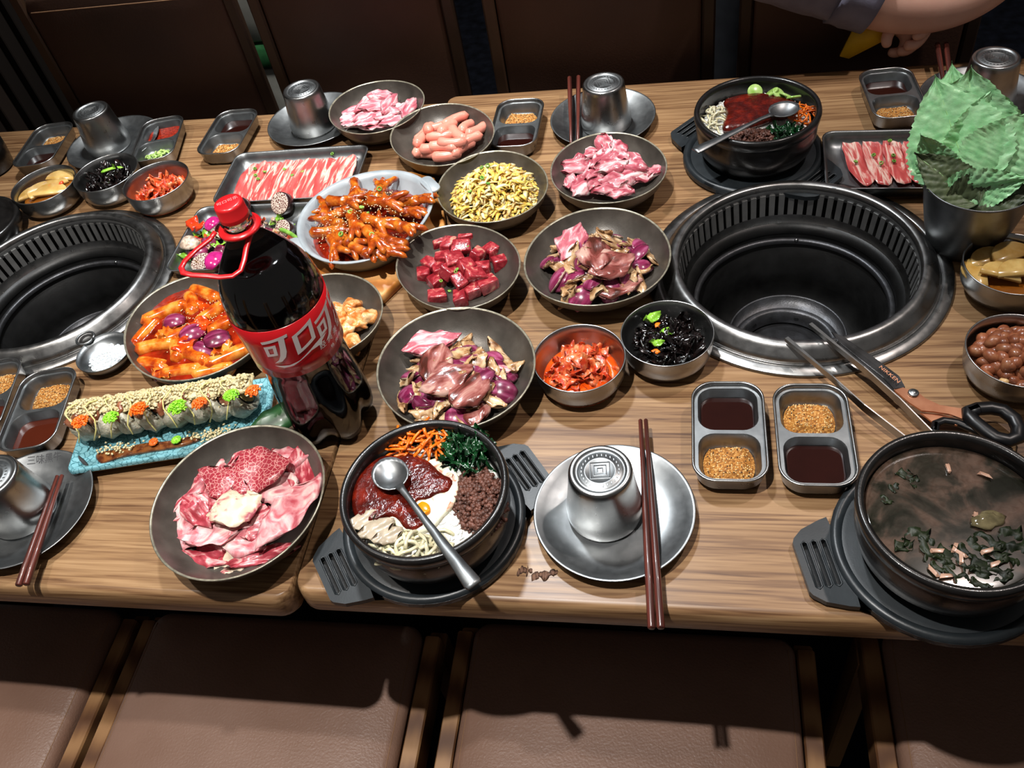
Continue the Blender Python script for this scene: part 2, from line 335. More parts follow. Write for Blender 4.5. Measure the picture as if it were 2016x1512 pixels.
# worn burnt mark on the right table
bm_v = []
rn = random.Random(3)
marks = [blob((rn.uniform(.12, .42), rn.uniform(.25, .62), .006), .5, 2., i, 1) for i in range(13)]
c0, c1 = at(1020, 1127, 0), at(1094, 1133, 0)
mv = join(*[move(b, tuple(c0.lerp(c1, i / 12.) + Vector((rn.uniform(-.1, .1), rn.uniform(-.35, .35), .01)))) for i, b in enumerate(marks)])
mo = sum((Vector(p) for p in mv[0]), Vector()) / len(mv[0])
put('worn_burn_mark', mesh('worn_burn_mark', [(p[0] - mo.x, p[1] - mo.y, p[2]) for p in mv[0]], mv[1], mat('burnt_wood', [(.3, '#5a4035'), (.7, '#75543f')], 2., .8)), None, (mo.x, mo.y, 0), (0, 0, 0), 1, 'brown worn mark left in the tabletop varnish beside the front steel plate', 'mark')
def grill(gx, gy, label):
    g = root('barbecue_grill', (gx, gy, -16), label, 'grill', 'round table grills'); O = 16.
    P = lambda pr: [(r, z + O) for r, z in pr]
    put('outer_flange', mesh('outer_flange', *lathe(P([(16.2, .0), (17.35, .0), (17.5, .12), (17.3, .32), (16.5, .45), (16.05, .5), (15.95, .2), (15.85, .55)]), 96, None, False, False), steeld), g)
    put('inner_rim', mesh('inner_rim', *lathe(P([(15.85, .35), (15.8, .8), (15.55, 1.1), (14.95, 1.75), (14.7, 2.0), (14.35, 2.15), (13.85, 2.12), (13.65, 1.95), (13.62, 1.3)]), 96, None, False, False), steeld), g)
    put('vent_band', mesh('vent_band', *join(lathe(P([(13.62, 1.35), (13.5, .5), (13.55, .5), (13.66, 1.35)]), 96, None, False, False)), slatm), g)
    put('lower_band', mesh('lower_band', *lathe(P([(13.1, -2.2), (12.98, -3.0), (12.8, -3.35)]), 96, None, False, False), steeld), g)
    put('bowl_collar', mesh('bowl_collar', *lathe(P([(12.8, -3.35), (12.6, -3.45), (12.0, -3.9), (11.95, -4.4)]), 96, None, False, False), iron), g)
    sl = mesh('vent_slat', *loft([[(13.5, -.37, .7 + O), (13.5, .37, .7 + O), (13.66, .37, .7 + O), (13.66, -.37, .7 + O)], [(13.1, -.35, -2.3 + O), (13.1, .35, -2.3 + O), (13.26, .35, -2.3 + O), (13.26, -.35, -2.3 + O)]]), slatm, False)
    for k in range(70): put('vent_slat', sl, g, (0, 0, 0), (0, 0, 2 * PI * k / 70))
    put('outer_wall', mesh('outer_wall', *lathe(P([(15.4, 1.2), (15.2, -4.2), (12.6, -4.6)]), 64, None, False, False), iron), g)
    put('fire_bowl', mesh('fire_bowl', *lathe(P([(12.1, -4.2), (11.9, -6.3), (11.2, -6.6), (11.1, -12), (10, -14.8), (7, -15.8), (.2, -15.9)]), 64, None, False, True), iron), g)
    put('support_ring', mesh('support_ring', *lathe(P([(11.95, -5.1), (11.5, -5.0), (11.25, -5.2), (11.25, -5.6)]), 64, None, False, False), ironr), g)
    put('burner_cup', mesh('burner_cup', *lathe(P([(7.2, -15.7), (7.4, -11.3), (7.3, -11.1), (7.1, -11.2), (6.9, -13.2), (6.75, -13.0), (6.2, -12.7), (5.7, -12.9), (5.5, -14.6)]), 64, None, False, False), ironr), g)
    put('burner_plate', mesh('burner_plate', *lathe(P([(5.6, -14.9), (4.1, -14.6), (3.9, -14.4), (.1, -14.4)]), 48, None, False, True), ironr), g)
    for k in range(6): put('air_hole', mesh('air_hole', *lathe([(.32, 0), (.32, .05)], 12), iron, False), g, (5.58 * cos(k * PI / 3 + .2), 5.58 * sin(k * PI / 3 + .2), -13.8 + O), (0, -PI / 2, k * PI / 3 + .2))
    put('rivet', mesh('rivet', *lathe([(.28, 0), (.28, .14), (.16, .24), (.02, .26)], 16), steel), g, (1.5, 11.3, -5.1 + O), (PI / 2, 0, 0))
    return g
grill(*GR, 'round steel grill set in the right table, tongs lying over its rim')
grill(*GL, 'round steel grill at the left edge, beside the salt dish')
# ---------------------------------------------------------------- chairs
def cushion(x0, x1, y0, y1, z0, z1, b=1.6, puff=.6):
    lps = []
    for ins, z in ((b, z0), (b * .3, z0 + b * .3), (0, z0 + b), (0, z1 - b), (b * .3, z1 - b * .35), (b, z1 - .1)):
        lps.append(rrect(x1 - x0 - 2 * ins, y1 - y0 - 2 * ins, 2.2, z, 5, (x0 + x1) / 2, (y0 + y1) / 2))
    lps.append(rrect(x1 - x0 - 12, y1 - y0 - 12, 2., z1 + puff * .8, 5, (x0 + x1) / 2, (y0 + y1) / 2))
    lps.append(rrect(x1 - x0 - 24, y1 - y0 - 24, 1.5, z1 + puff, 5, (x0 + x1) / 2, (y0 + y1) / 2))
    return loft(lps)
def chair(cx, fy, lab, W=41., near=True):
    """fy: y of the seat front edge; near chairs open away from the camera, far ones face it"""
    t = root('dining_chair', (cx, fy, -TZ), lab, 'chair', 'brown leather dining chairs'); s = -1 if near else 1
    y0, y1 = (-44, 0) if near else (0, 44); h = 42.
    put('seat', mesh('seat', *cushion(-W / 2, W / 2, y0, y1, h - 8, h, 1.5), leather), t)
    for sx in (-1, 1):
        put('seat_seam', mesh('seat_seam', *box(sx * (W / 2 - .9) - .06, sx * (W / 2 - .9) + .06, y0 + 2, y1 - 2, h - .75, h - .32, .03), thread, False), t)
        x = sx * (W / 2 + 1.35)
        put('side_rail', mesh('side_rail', *box(x - 1.1, x + 1.1, y0, y1 - 1, h - 6.5, h - 1.6, .3), woodc, False), t)
        put('leg', mesh('leg', *box(x - 1.25, x + 1.25, (y1 if near else y0) - 2.2 + (-1.5 if near else 1.5), (y1 if near else y0) + 2.2 + (-1.5 if near else 1.5), 0, h - 4.2, .3), woodc, False), t)
        yb = y0 if near else y1
        put('leg', mesh('leg', *box(x - 1.25, x + 1.25, yb - 2.2, yb + 2.2, 0, 96, .3), woodc, False), t)
    put('front_rail', mesh('front_rail', *box(-W / 2, W / 2, (y1 - 3.5 if near else y0 + 1), (y1 - 1 if near else y0 + 3.5), h - 14, h - 8.2, .3), woodc, False), t)
    yb = y0 if near else y1
    return t
def far_chair(x0, x1, yb, lab, toph=100):
    W = x1 - x0 - 3.6; cx = (x0 + x1) / 2
    t = root('dining_chair', (cx, yb, -TZ), lab, 'chair', 'brown leather dining chairs')
    put('backrest', mesh('backrest', *[q for q in rot_x(cushion(-W / 2, W / 2, -26, 26, -.2, 2.2, .9, .4), PI / 2, (0, 0, toph - 26))], leather_shaded), t)
    put('back_seam', mesh('back_seam', *box(-W / 2 + 1.2, W / 2 - 1.2, -2.62, -2.4, toph - 2.6, toph - 2.45, .03), thread, False), t)
    put('seat', mesh('seat', *cushion(-W / 2, W / 2, -43, -3.4, 36, 43, 1.5), leather_shaded), t)
    for sx in (-1, 1):
        x = sx * (W / 2 + 1.0)
        put('leg', mesh('leg', *box(x - 1, x + 1, -2.2, -.6, 0, toph + 1, .3), woodc_shaded, False), t)
        put('leg', mesh('leg', *box(x - 1, x + 1, -40, -36, 0, 40, .3), woodc_shaded, False), t)
    return t
def rot_x(vf, a, d=(0, 0, 0)):
    c, s = cos(a), sin(a)
    return [(x + d[0], y * c - z * s + d[1], y * s + z * c + d[2]) for x, y, z in vf[0]], vf[1]
chair(-64.6, 19, 'near chair at the left edge of the picture, leather seat half out of view', 41)
chair(-18.4, 19, 'near chair with the broad lit leather seat under the left table', 39.6)
chair(29.0, 20, 'near chair in the middle, leather seat with chopstick shadows on it', 41)
chair(80.5, 22, 'near chair at the right, leather seat mostly in table shadow', 41)
far_chair(-75, -35.7, 103.5, 'far chair at the left beside the dark slatted wall', 94.5)
far_chair(-33.2, .2, 103.5, 'far chair behind the steel cup and the plate of ribs')
far_chair(5.2, 40.6, 103.5, 'far chair behind the chopsticks and steel cup of the right table')
far_chair(44.6, 79.3, 104.5, 'far chair behind the waiter arm and the back stone pot')
# far background seen through the gaps
bk = root('slatted_bench', (-74, 178, -TZ), 'slatted bench with green cushion glimpsed through the left chair gap', 'bench')
put('panel', mesh('panel', *box(-14, 14, 0, 3, 0, 38, .5), mat('pale_stone', [(.3, '#8f8f88'), (.7, '#c9c9c0')], .1, .6)), bk)
put('cushion', mesh('cushion', *box(-14, 14, -1, 3.5, 39, 45, .8), mat('green_fabric', [(.3, '#1f5a33'), (.7, '#3f8a50')], .3, .8)), bk)
put('back_panel', mesh('back_panel', *box(-14, 14, 0, 3, 46, 72, .5), mat('pale_stone', '#999')), bk)
bk2 = root('slatted_partition', (43.5, 150, -TZ), 'wooden slats before a pale floor tile, glimpsed through the right chair gap', 'partition')
for k in range(3): put('slat', mesh('slat', *box(-8.5 + k * 7, -6.3 + k * 7, 0, 2, 0, 150, .2), woodd, False), bk2)
put('tile', mesh('tile', *box(-10, 10, 3, 5, 38, 72, .2), mat('pale_tile', [(.3, '#6d665c'), (.7, '#8d867a')], .3, .5), False), bk2)
#@@PART2
# ---------------------------------------------------------------- tableware builders
DISH_R = (0, .5, .75, .92, .975); DISH_Z = (.55, .75, 1.55, 3.1, 4.1)
PL = {'beef': [-8.44, 13.87, 9.25, -.01, 0, -.17, -.05, -.02, .02], 'onionL': [11.15, 31.87, 9.08, .04, .06, -.06, -.35, .02, .03],
      'onionR': [25.72, 49.69, 8.89, .01, -.01, -.08, .03, .01, -.13], 'cube': [8.59, 48.56, 7.89, .04, .04, .05, -.64, -.01, .07],
      'cabbage': [10.65, 64.54, 7.81, 0, -.03, -.18, -.35, .06, -.05], 'lamb': [26.07, 67.46, 7.87, -.01, -.01, -.12, -.2, .05, -.09],
      'sausage': [1.29, 77.68, 7.98, 0, -.02, -.07, -.6, -.01, 0], 'ribs': [-10.86, 86.32, 7.66, 0, .01, .06, -.22, .01, .08],
      'tteok': [-22.71, 39.48, 9.6, 0, -.5, .4, -.6, .1, .2], 'chicken': [-7.03, 39.9, 7.7, .04, .1, .1, -.03, .05, -.05]}
def dish(key, label, n=72):
    p = PL[key]; R0 = p[2]
    def rf(a, r, z):
        q = 1.
        for k in (1, 2, 3): q += (p[1 + 2 * k] * cos(k * a) + p[2 + 2 * k] * sin(k * a)) / R0 * min(1., (r / R0)) ** 2
        return q
    t = root('ceramic_plate', (p[0], p[1], 0), label, 'plate', 'dark glazed ceramic plates'); R = R0
    pr = [(R * .46, .0), (R * .5, 0), (R * .52, .25), (R * .76, 1.1), (R * .92, 2.6), (R * .985, 3.9), (R, 4.12)]
    pi = [(R * .975, 4.12), (R * .955, 3.7), (R * .9, 2.85), (R * .75, 1.55), (R * .5, .75), (R * .25, .58), (.05, .55)]
    put('bowl_body', mesh('bowl_body', *lathe(pr, n, rf, True, False), glaz), t); put('inner_glaze', mesh('inner_glaze', *lathe(pi, n, rf, False, True), glaz), t)
    put('rim', mesh('rim', *lathe([pr[-1], (R * 1.002, 4.2), (R * .99, 4.26), pi[0]], n, rf, False, False), rimm), t)
    return t
def surf(key):
    p = PL[key]
    return lambda X, Y: interp(DISH_R, DISH_Z, math.hypot(X - p[0], Y - p[1]) / p[2])
def cup(x, y, z, label, rz=0.):
    t = root('steel_cup', (x, y, z), label, 'cup', 'upturned steel cups', rz)
    put('cup_wall', mesh('cup_wall', *lathe([(3.45, 0), (3.6, .05), (3.68, .4), (3.7, 1.3), (3.58, 2.0), (3.4, 3.1), (3.2, 4.6), (3.05, 6.), (2.98, 6.6), (2.88, 6.82), (2.7, 6.9), (2.5, 6.86)], 64, None, False, False), steel), t)
    put('cup_base', mesh('cup_base', *lathe([(2.5, 6.86), (2.36, 6.7), (2.22, 6.66), (2.08, 6.72), (1.98, 6.78), (1.5, 6.78), (1.44, 6.83), (1.36, 6.78), (.05, 6.78)], 64, None, False, True), steelm), t)
    em = []
    for q in (.95, .62, .3):
        d = .05; em.append(loft([[(-q, -q, 6.77), (q, -q, 6.77), (q, q, 6.77), (-q, q, 6.77)], [(-q, -q, 6.83), (q, -q, 6.83), (q, q, 6.83), (-q, q, 6.83)], [(-q + d, -q + d, 6.84), (q - d, -q + d, 6.84), (q - d, q - d, 6.84), (-q + d, q - d, 6.84)], [(-q + d * 2, -q + d * 2, 6.775), (q - d * 2, -q + d * 2, 6.775), (q - d * 2, q - d * 2, 6.775), (-q + d * 2, q - d * 2, 6.775)]], False, False))
    for k in range(26):
        if 4 < k < 24 or 1: em.append(move(box(-.05, .05, -.13, .13, 6.77, 6.83, .02), (1.75 * cos(k * PI / 13), 1.75 * sin(k * PI / 13), 0), 0))
    put('embossed_mark', mesh('embossed_mark', *join(*em), steelm, False), t)
    return t
def splate(x, y, label, rz=0., text=None):
    t = root('steel_plate', (x, y, 0), label, 'plate', 'round steel plates', rz)
    put('plate_body', mesh('plate_body', *lathe([(4.2, 0), (4.4, .02), (6.5, .75), (7.72, 1.45), (7.8, 1.52), (7.72, 1.58), (7.5, 1.5), (6.9, 1.22), (6, .75), (5, .48), (3, .36), (.05, .35)], 80), steelm), t)
    return t
def sbowl(x, y, label, R=5.06, H=4.):
    t = root('steel_bowl', (x, y, 0), label, 'bowl', 'small steel side dish bowls'); k = R / 5.06; h = H / 4.
    put('bowl_wall', mesh('bowl_wall', *lathe([(a * k, b * h) for a, b in [(2.6, 0), (3.4, .05), (4.3, .7), (4.8, 1.6), (4.98, 2.8), (5.0, 3.85), (5.06, 3.98), (5.0, 4.04), (4.88, 3.98), (4.84, 2.8), (4.6, 1.6), (4.1, .85), (3.3, .3), (.05, .28)]], 64), steel), t)
    return t
TRW, TRH = 7.3, 12.7
def tray(c, ang, label, top='sauce', n1=.5):
    """two compartment sauce tray; the far compartment fills fraction n1 of the length"""
    t = root('sauce_tray', (c[0], c[1], 0), label, 'tray', 'two compartment steel sauce trays', ang); W, H = TRW, TRH
    put('tray_wall', mesh('tray_wall', *loft([rrect(W - 2 * i, H - 2 * i, 2.3 - i * .6, z, 8) for i, z in ((1.2, 0), (.75, .1), (.35, .8), (.12, 2.3), (0, 2.42), (0, 2.55), (.12, 2.6), (.22, 2.55), (.3, 2.15))], True, False), steel), t)
    y1, y0 = H / 2 - .62, -H / 2 + .62; ym = y1 - (y1 - y0) * n1
    boxes = [(y1 - .0, ym + .22), (ym - .22, y0)]
    holes = [rrect(W - 1.3, a - b, 1.6, 2.1, 6, 0, (a + b) / 2) for a, b in boxes]
    out = rrect(W - .58, H - .58, 2.1, 2.1, 8)
    v, f = poly_holes([(p[0], p[1]) for p in out], [[(p[0], p[1]) for p in h[::-1]] for h in holes], 2.02, 2.12)
    put('tray_deck', mesh('tray_deck', v, f, steelm, False), t); inf = []
    for a, b in boxes:
        lp = [rrect(W - 1.3 - 2 * i, a - b - 2 * i, 1.6 - i * .5, z, 6, 0, (a + b) / 2) for i, z in ((0, 2.12), (.12, 1.95), (.3, .9), (.5, .5), (.9, .32))]
        vv, ff = loft(lp, False, True); put('compartment', mesh('compartment', vv, [q[::-1] for q in ff[:-1]] + [ff[-1]], steelm), t)
        inf.append(((a + b) / 2, W - 1.3, a - b))
    return t, inf
season = mat('spiced_sesame_powder', [(.25, '#5c350f'), (.45, '#925b1c'), (.6, '#b47c34'), (.78, '#d6b57c')], 4.5, .7, bump=.12, bscale=5., detail=2.)
grainm = [mat('sesame_%s' % n, c, rough=.5) for n, c in (('cream', '#d9b980'), ('black', '#2a1a10'), ('ochre', '#b0712a'))]
def rot2(x, y, a): return x * cos(a) - y * sin(a), x * sin(a) + y * cos(a)
def fill_tray(c, ang, inf, what, labs, lev=(1.25, 1.25), mats_=(None, None)):
    for i, k in enumerate(what):
        cy, W, H = inf[i]; dx, dy = rot2(0, cy, ang); L = lev[i]
        if k == 'sauce':
            v, f = loft([rrect(W - .62 - .2 * q, H - .62 - .2 * q, 1.25, z, 6) for q, z in ((2.2, 0), (0, .12 + L - .85), (.4, .16 + L - .85), (2, .16 + L - .85))])
            o = put('dipping_sauce', mesh('dipping_sauce', v, f, mats_[i] or soy), None, (c[0] + dx, c[1] + dy, .5), (0, 0, ang), 1., labs[i], 'sauce')
        elif k == 'powder':
            n = 26; v = []; f = []; w, h = W - 1.0, H - 1.0
            for a in range(n + 1):
                for b in range(n + 1):
                    u, q = a / n * 2 - 1, b / n * 2 - 1; s_ = 1 - .14 * (u * u) * (q * q) * 1.6; e = max(abs(u), abs(q))
                    z = .35 + (L - .2) * (1 - max(0, e - .55) / .45 * .9) * (.9 + .35 * mnoise.noise(Vector((u * 1.8, q * 1.8, c[0])))) + .07 * mnoise.noise(Vector((u * 22, q * 22, 1)))
                    v.append((u * w / 2 * s_, q * h / 2 * s_, z))
            for a in range(n):
                for b in range(n): m = a * (n + 1) + b; f.append((m, m + n + 1, m + n + 2, m + 1))
            rn = random.Random(int(c[0] * 10)); vf = [(v, f)]; mi = [0] * len(f)
            for _ in range(230):
                a, b = rn.randint(2, n - 2), rn.randint(2, n - 2); p = v[a * (n + 1) + b]; g = blob((.11, .06, .05), 0, 1, 0, 1); g = move(g, (p[0], p[1], p[2] + .02), rn.uniform(0, 3)); vf.append(g); mi += [rn.choice((1, 1, 2, 3))] * len(g[1])
            vv, ff = join(*vf)
            put('seasoning_powder', mesh('seasoning_powder', vv, ff, [season] + grainm, True, mi), None, (c[0] + dx, c[1] + dy, .05), (0, 0, ang), 1., labs[i], 'seasoning', None, 'stuff')
def chopsticks(p, q, lab, gap=.55, R0=.22, R1=.36, two=None):
    """p tip centre, q butt centre; a pair, each stick its own thing"""
    P, Q = Vector(p), Vector(q); d = (Q - P); L = d.length; s = d.cross(Vector((0, 0, 1))).normalized()
    for k, sg in enumerate((-1, 1)):
        a = P + s * sg * gap * .5; b = Q + s * sg * gap * .72
        if two: b = b + Vector(two) * (k)
        ln = (b - a).length; pts = [(x * ln, 0, 0) for x in (0, .004, .3, .42, .7, .996, 1)]
        me = mesh('chopstick', *tube(pts, [R0 * .7, R0, R0 * 1.08, R1 * .85, R1, R1, R1 * .85], 8), redwood)
        r = (b - a).to_track_quat('X', 'Z').to_euler()
        put('chopstick', me, None, a, r, 1., lab, 'chopstick', 'wooden chopstick pairs')
def pot(x, y, label):
    t = root('stone_pot', (x, y, 1.1), label, 'pot', 'black stone pots')
    put('pot_wall', mesh('pot_wall', *lathe([(5.6, 0), (6.3, .1), (7.3, 1.6), (7.75, 3.4), (7.85, 5.2), (7.8, 5.4), (8.0, 5.6), (8.1, 6.4), (7.98, 6.8), (7.75, 6.9), (7.4, 6.75), (7.3, 6.2), (7.25, 4.), (6.8, 2.2), (5.4, 1.2), (.05, 1.1)], 80), stone), t)
    return t
def pot_tray(x, y, ang, label):
    t = root('pot_tray', (x, y, 0), label, 'tray', 'black trays under the stone pots', ang)
    out = []; R = 9.3
    a0 = math.radians(33)
    for s in (0, PI):
        for i in range(15): a = s + a0 + (PI - 2 * a0) * i / 14; out.append((R * cos(a), R * sin(a)))
        c, q = cos(s + PI), sin(s + PI)
        for px_, py_ in ((8.6, 4.6), (9.4, 4.4), (11.2, 3.7), (12.1, 2.9), (12.3, 2.5), (12.3, -2.5), (12.1, -2.9), (11.2, -3.7), (9.4, -4.4), (8.6, -4.6)): out.append((px_ * c - py_ * q, px_ * q + py_ * c))
    holes = []
    for s in (1, -1):
        for k in (-1, 0, 1):
            X = 10.5 + k * .85; holes.append([(s * X + a, b) for a, b in ((-.2, -2.3), (.2, -2.3), (.2, 2.3), (-.2, 2.3))][::-1])
    v, f = poly_holes(out, holes, .35, .95)
    put('tray_board', mesh('tray_board', v, f, melam, False), t)
    for s in (1, -1): put('slot_floor', mesh('slot_floor', *box(s * 10.5 - 1.5, s * 10.5 + 1.5, -2.6, 2.6, .08, .3, .05), iron, False), t)
    put('raised_ring', mesh('raised_ring', *lathe([(8.2, .9), (8.5, 1.35), (8.9, 1.4), (9.25, 1.2), (9.3, .4), (8.7, 0), (6, 0)], 72, None, False, True), melam), t)
    put('tray_floor', mesh('tray_floor', *lathe([(8.25, .96), (7.9, 1.02), (.05, 1.02)], 48, None, False, True), melam), t)
    for s in (1, -1):
        for k in (-1, 0, 1):
            X = s * (10.5 + k * .85); put('slot_rim', mesh('slot_rim', *tube([(X - .27, -2.2, .95), (X - .27, 2.2, .95), (X, 2.42, .95), (X + .27, 2.2, .95), (X + .27, -2.2, .95), (X, -2.42, .95), (X - .27, -2.2, .95)], .09, 6), melam), t)
    return t
def spoon(bowl, end, lab, lift=0.):
    """bowl centre and handle end in cm"""
    a, b = Vector(bowl), Vector(end); L = (b - a).length
    t = put('steel_spoon', None, None, a, (b - a).to_track_quat('X', 'Z').to_euler(), 1., lab, 'spoon')
    v, f = [], []; n = 20
    for ring in range(7):
        k = ring / 6.
        for i in range(n):
            q = 2 * PI * i / n; rx, ry = (1.95 * (1.12 if cos(q) < 0 else 1.05)), 1.75
            v.append((k * rx * cos(q), k * ry * sin(q), -.75 * (1 - k * k)))
    for r in range(6):
        for i in range(n): f.append((r * n + i, (r + 1) * n + i, (r + 1) * n + (i + 1) % n, r * n + (i + 1) % n))
    m = len(v); v2 = [(x, y, z - .1) for x, y, z in v]; f2 = [tuple(i + m for i in q)[::-1] for q in f]; e = [(6 * n + i, 6 * n + i + m, 6 * n + (i + 1) % n + m, 6 * n + (i + 1) % n) for i in range(n)]
    put('spoon_bowl', mesh('spoon_bowl', v + v2, f + f2 + e, steelm), t)
    lp = []
    for x, w_, z in ((1.7, .5, -.1), (2.5, .34, .02), (4, .3, .12), (6, .33, .1), (L * .55, .42, .05), (L * .8, .6, 0), (L - .4, .78, 0), (L, .62, 0)):
        lp.append([(x, -w_, z - .08), (x, w_, z - .08), (x, w_ * .9, z + .08), (x, -w_ * .9, z + .08)])
    put('handle', mesh('handle', *loft(lp), steelm), t)
    return t
# ---------------------------------------------------------------- plates, cups, bowls
dish('beef', 'dark ceramic plate of thin raw beef slices, nearest plate, front left')
dish('onionL', 'dark ceramic plate of marinated pork and red onion between bottle and kimchi bowl')
dish('onionR', 'dark ceramic plate of pork and red onion touching the right grill rim')
dish('cube', 'dark ceramic plate holding raw beef cubes')
dish('cabbage', 'dark ceramic plate heaped with yellow shredded cabbage')
dish('lamb', 'dark ceramic plate of pink raw meat slices between cabbage plate and stone pot')
dish('sausage', 'dark ceramic plate holding small pink sausages')
dish('ribs', 'dark ceramic plate of raw pork slices, farthest plate beside the steel cup')
dish('tteok', 'dark ceramic plate of rice cakes in red sauce left of the bottle')
dish('chicken', 'dark ceramic plate of marinated chicken half hidden behind the bottle')
cup(28.4, 15.9, .36, 'upturned steel cup on the front plate beside the chopsticks', .1)
cup(-58.8, 85.6, .36, 'upturned steel cup at the far left, leaning over the black fungus bowl', .5)
cup(-22.7, 87.7, .36, 'upturned steel cup beside the plate of raw ribs', .9)
cup(24.75, 83.5, .36, 'upturned steel cup beside the upright looking chopsticks at the back', .3)
cup(76.3, 83.2, .36, 'upturned steel cup behind the green leaves at the far right', 1.2)
cup(-35.4, 13.7, .36, 'upturned steel cup cropped by the left edge, near the front', 1.9)
splate(29.33, 15.37, 'round steel plate in front holding the cup and chopsticks')
splate(24.2, 84.07, 'round steel plate at the back behind the plate of pink meat slices')
splate(-22.55, 88.4, 'round steel plate partly under the plate of raw ribs')
splate(-57.5, 85.2, 'round steel plate at the far left behind the three side dishes')
splate(-34.98, 13.68, 'round steel plate at the left edge with chopsticks resting on it')
splate(75.7, 83.3, 'round steel plate at the far right behind the green leaves')
sbowl(24.84, 33.1, 'steel bowl of red kimchi in front, between the onion plate and fungus bowl')
sbowl(34.2, 36.7, 'steel bowl of black fungus touching the right grill')
sbowl(-41.8, 69.9, 'steel bowl of kimchi at the left, rightmost of three side dishes')
sbowl(-51.6, 72.7, 'steel bowl of black fungus with one green chilli slice on top')
sbowl(-61.3, 70.4, 'steel bowl of pickled radish near the left edge')
sbowl(71., 46.5, 'steel bowl of radish pickles in amber liquid at the right edge')
sbowl(68.8, 33.7, 'steel bowl full of red-skinned peanuts at the right edge')
# partly visible dark things at the left edge
t = root('stone_pot', (-69.3, 61.6, 0), 'black stone pot cropped by the left edge beside the left grill', 'pot', 'black stone pots')
put('pot_wall', mesh('pot_wall', *lathe([(5.2, 0), (6.2, .5), (6.9, 2), (7.1, 3.2), (6.9, 3.6), (6.4, 3.5), (6.2, 2.2), (5, 1.4), (.1, 1.3)], 64), stone), t)
t = root('dark_mug', (-79.5, 81.3, 0), 'dark round mug cropped by the left edge behind the radish bowl', 'mug')
put('mug_wall', mesh('mug_wall', *lathe([(3.4, 0), (3.8, .3), (4.1, 3), (4.1, 6.3), (3.9, 6.4), (3.8, 6), (3.7, 1), (.1, .8)], 40), stone), t)
# sauce trays: centre, angle, contents far/near
S, P = 'sauce', 'powder'
redsauce = mat('red_chilli_sauce', [(.3, '#5a1209'), (.6, '#8c2413'), (.8, '#a83a1c')], 3., .18, bump=.05, bscale=4.)
for c, deg, what, lab, labs, lv, mm in (
    ((40.4, 24.5), 0, (S, P), 'steel sauce tray right of the front chopsticks, dark sauce in its far half', ('dark sauce in the tray right of the front chopsticks', 'sesame seasoning in the tray right of the front chopsticks'), (1.2, 1.35), (None, None)),
    ((48.5, 24.2), 0, (P, S), 'steel sauce tray beside the soup pot, seasoning in its far half', ('sesame seasoning in the tray beside the soup pot', 'dark sauce in the tray beside the soup pot'), (1.35, 1.3), (None, None)),
    ((-39.7, 26.9), 12, (P, S), 'steel sauce tray left of the sushi dish with brown sauce', ('orange seasoning in the tray left of the sushi dish', 'brown sauce in the tray left of the sushi dish'), (1.35, 1.1), (None, soyb)),
    ((-48.2, 28.6), 14, (P, S), 'steel sauce tray cropped by the left edge in front of the grill', ('orange seasoning in the tray cropped by the left edge', 'brown sauce in the tray cropped by the left edge'), (1.3, 1.1), (None, soyb)),
    ((-69.6, 84.2), 6, (P, S), 'steel sauce tray at the far left corner, behind the radish bowl', ('seasoning in the far left corner tray', 'dark sauce in the far left corner tray'), (.9, 1.1), (None, None)),
    ((-48.2, 83.8), 12, (S, 'onion'), 'steel sauce tray with red sauce and chopped scallion', ('red chilli sauce in the tray that also holds scallion', ''), (1.3, 1), (redsauce, None)),
    ((-36., 84.6), 0, (S, P), 'steel sauce tray between the scallion tray and the steel cup', ('dark sauce in the tray behind the bacon tray', 'seasoning in the tray behind the bacon tray'), (1.2, 1.), (None, None)),
    ((11.6, 82.2), -1, (P, S), 'steel sauce tray right of the plate of small sausages', ('seasoning in the tray right of the sausages', 'dark sauce in the tray right of the sausages'), (1.2, 1.1), (None, None)),
    ((64.4, 84.), 4, (S, P), 'steel sauce tray in shadow at the back right, beside the stone pot', ('dark sauce in the shaded tray at the back right', 'seasoning in the shaded tray at the back right'), (1.2, 1.), (None, None))):
    a = math.radians(deg); t, inf = tray(c, a, lab); fill_tray(c, a, inf, what, labs, lv, mm)
    if what[1] == 'onion':
        dx, dy = rot2(0, inf[1][0], a); ring = mesh('scallion_piece', *tube([(.42 * cos(q * PI / 6), .42 * sin(q * PI / 6) * .8, 0) for q in range(9)], .13, 6, 1.6), mat('scallion_green', [(.2, '#6f9a35'), (.7, '#b5cf7c')], 1.2, .3, hue=.25))
        scatter('scallion_piece', [ring], 26, (c[0] + dx, c[1] + dy), 2.1, 1.9, a, lambda X, Y: .5, .55, 'chopped scallion piece in the tray with red sauce', 'scallion', 'chopped scallion in the sauce tray', .7, 3, .2, (.8, 1.25))
chopsticks(at(1266, 826, 1.95), at(1292, 1237, 1.95), 'brown wooden chopstick lying across the front steel plate', .55)
chopsticks(at(118, 936, 2.0), at(44, 1152, 1.9), 'reddish wooden chopstick on the left front plate, touching the sushi dish', .55)
chopsticks(at(1131, 282, 1.9), at(1130, 152, 3.0), 'dark red chopstick on the back steel plate left of its cup', .95)
chopsticks(at(1868, 190, 2.), at(1854, 86, 3.5), 'dark red chopstick behind the green leaves at the far right', .8)
pot_tray(11.5, 14.0, math.radians(36), 'black handled tray under the front rice pot')
pot_tray(45.2, 73.6, math.radians(-41), 'black handled tray under the back rice pot')
pot_tray(58.3, 12.8, math.radians(12), 'black handled tray under the soup pot at the right')
pot(12.1, 13.2, 'black stone pot of rice, egg and red sauce, front middle')
pot(45.4, 73.4, 'black stone pot of rice with red sauce, at the back')
pot(58.3, 12.4, 'black stone pot of dark seaweed soup at the right')
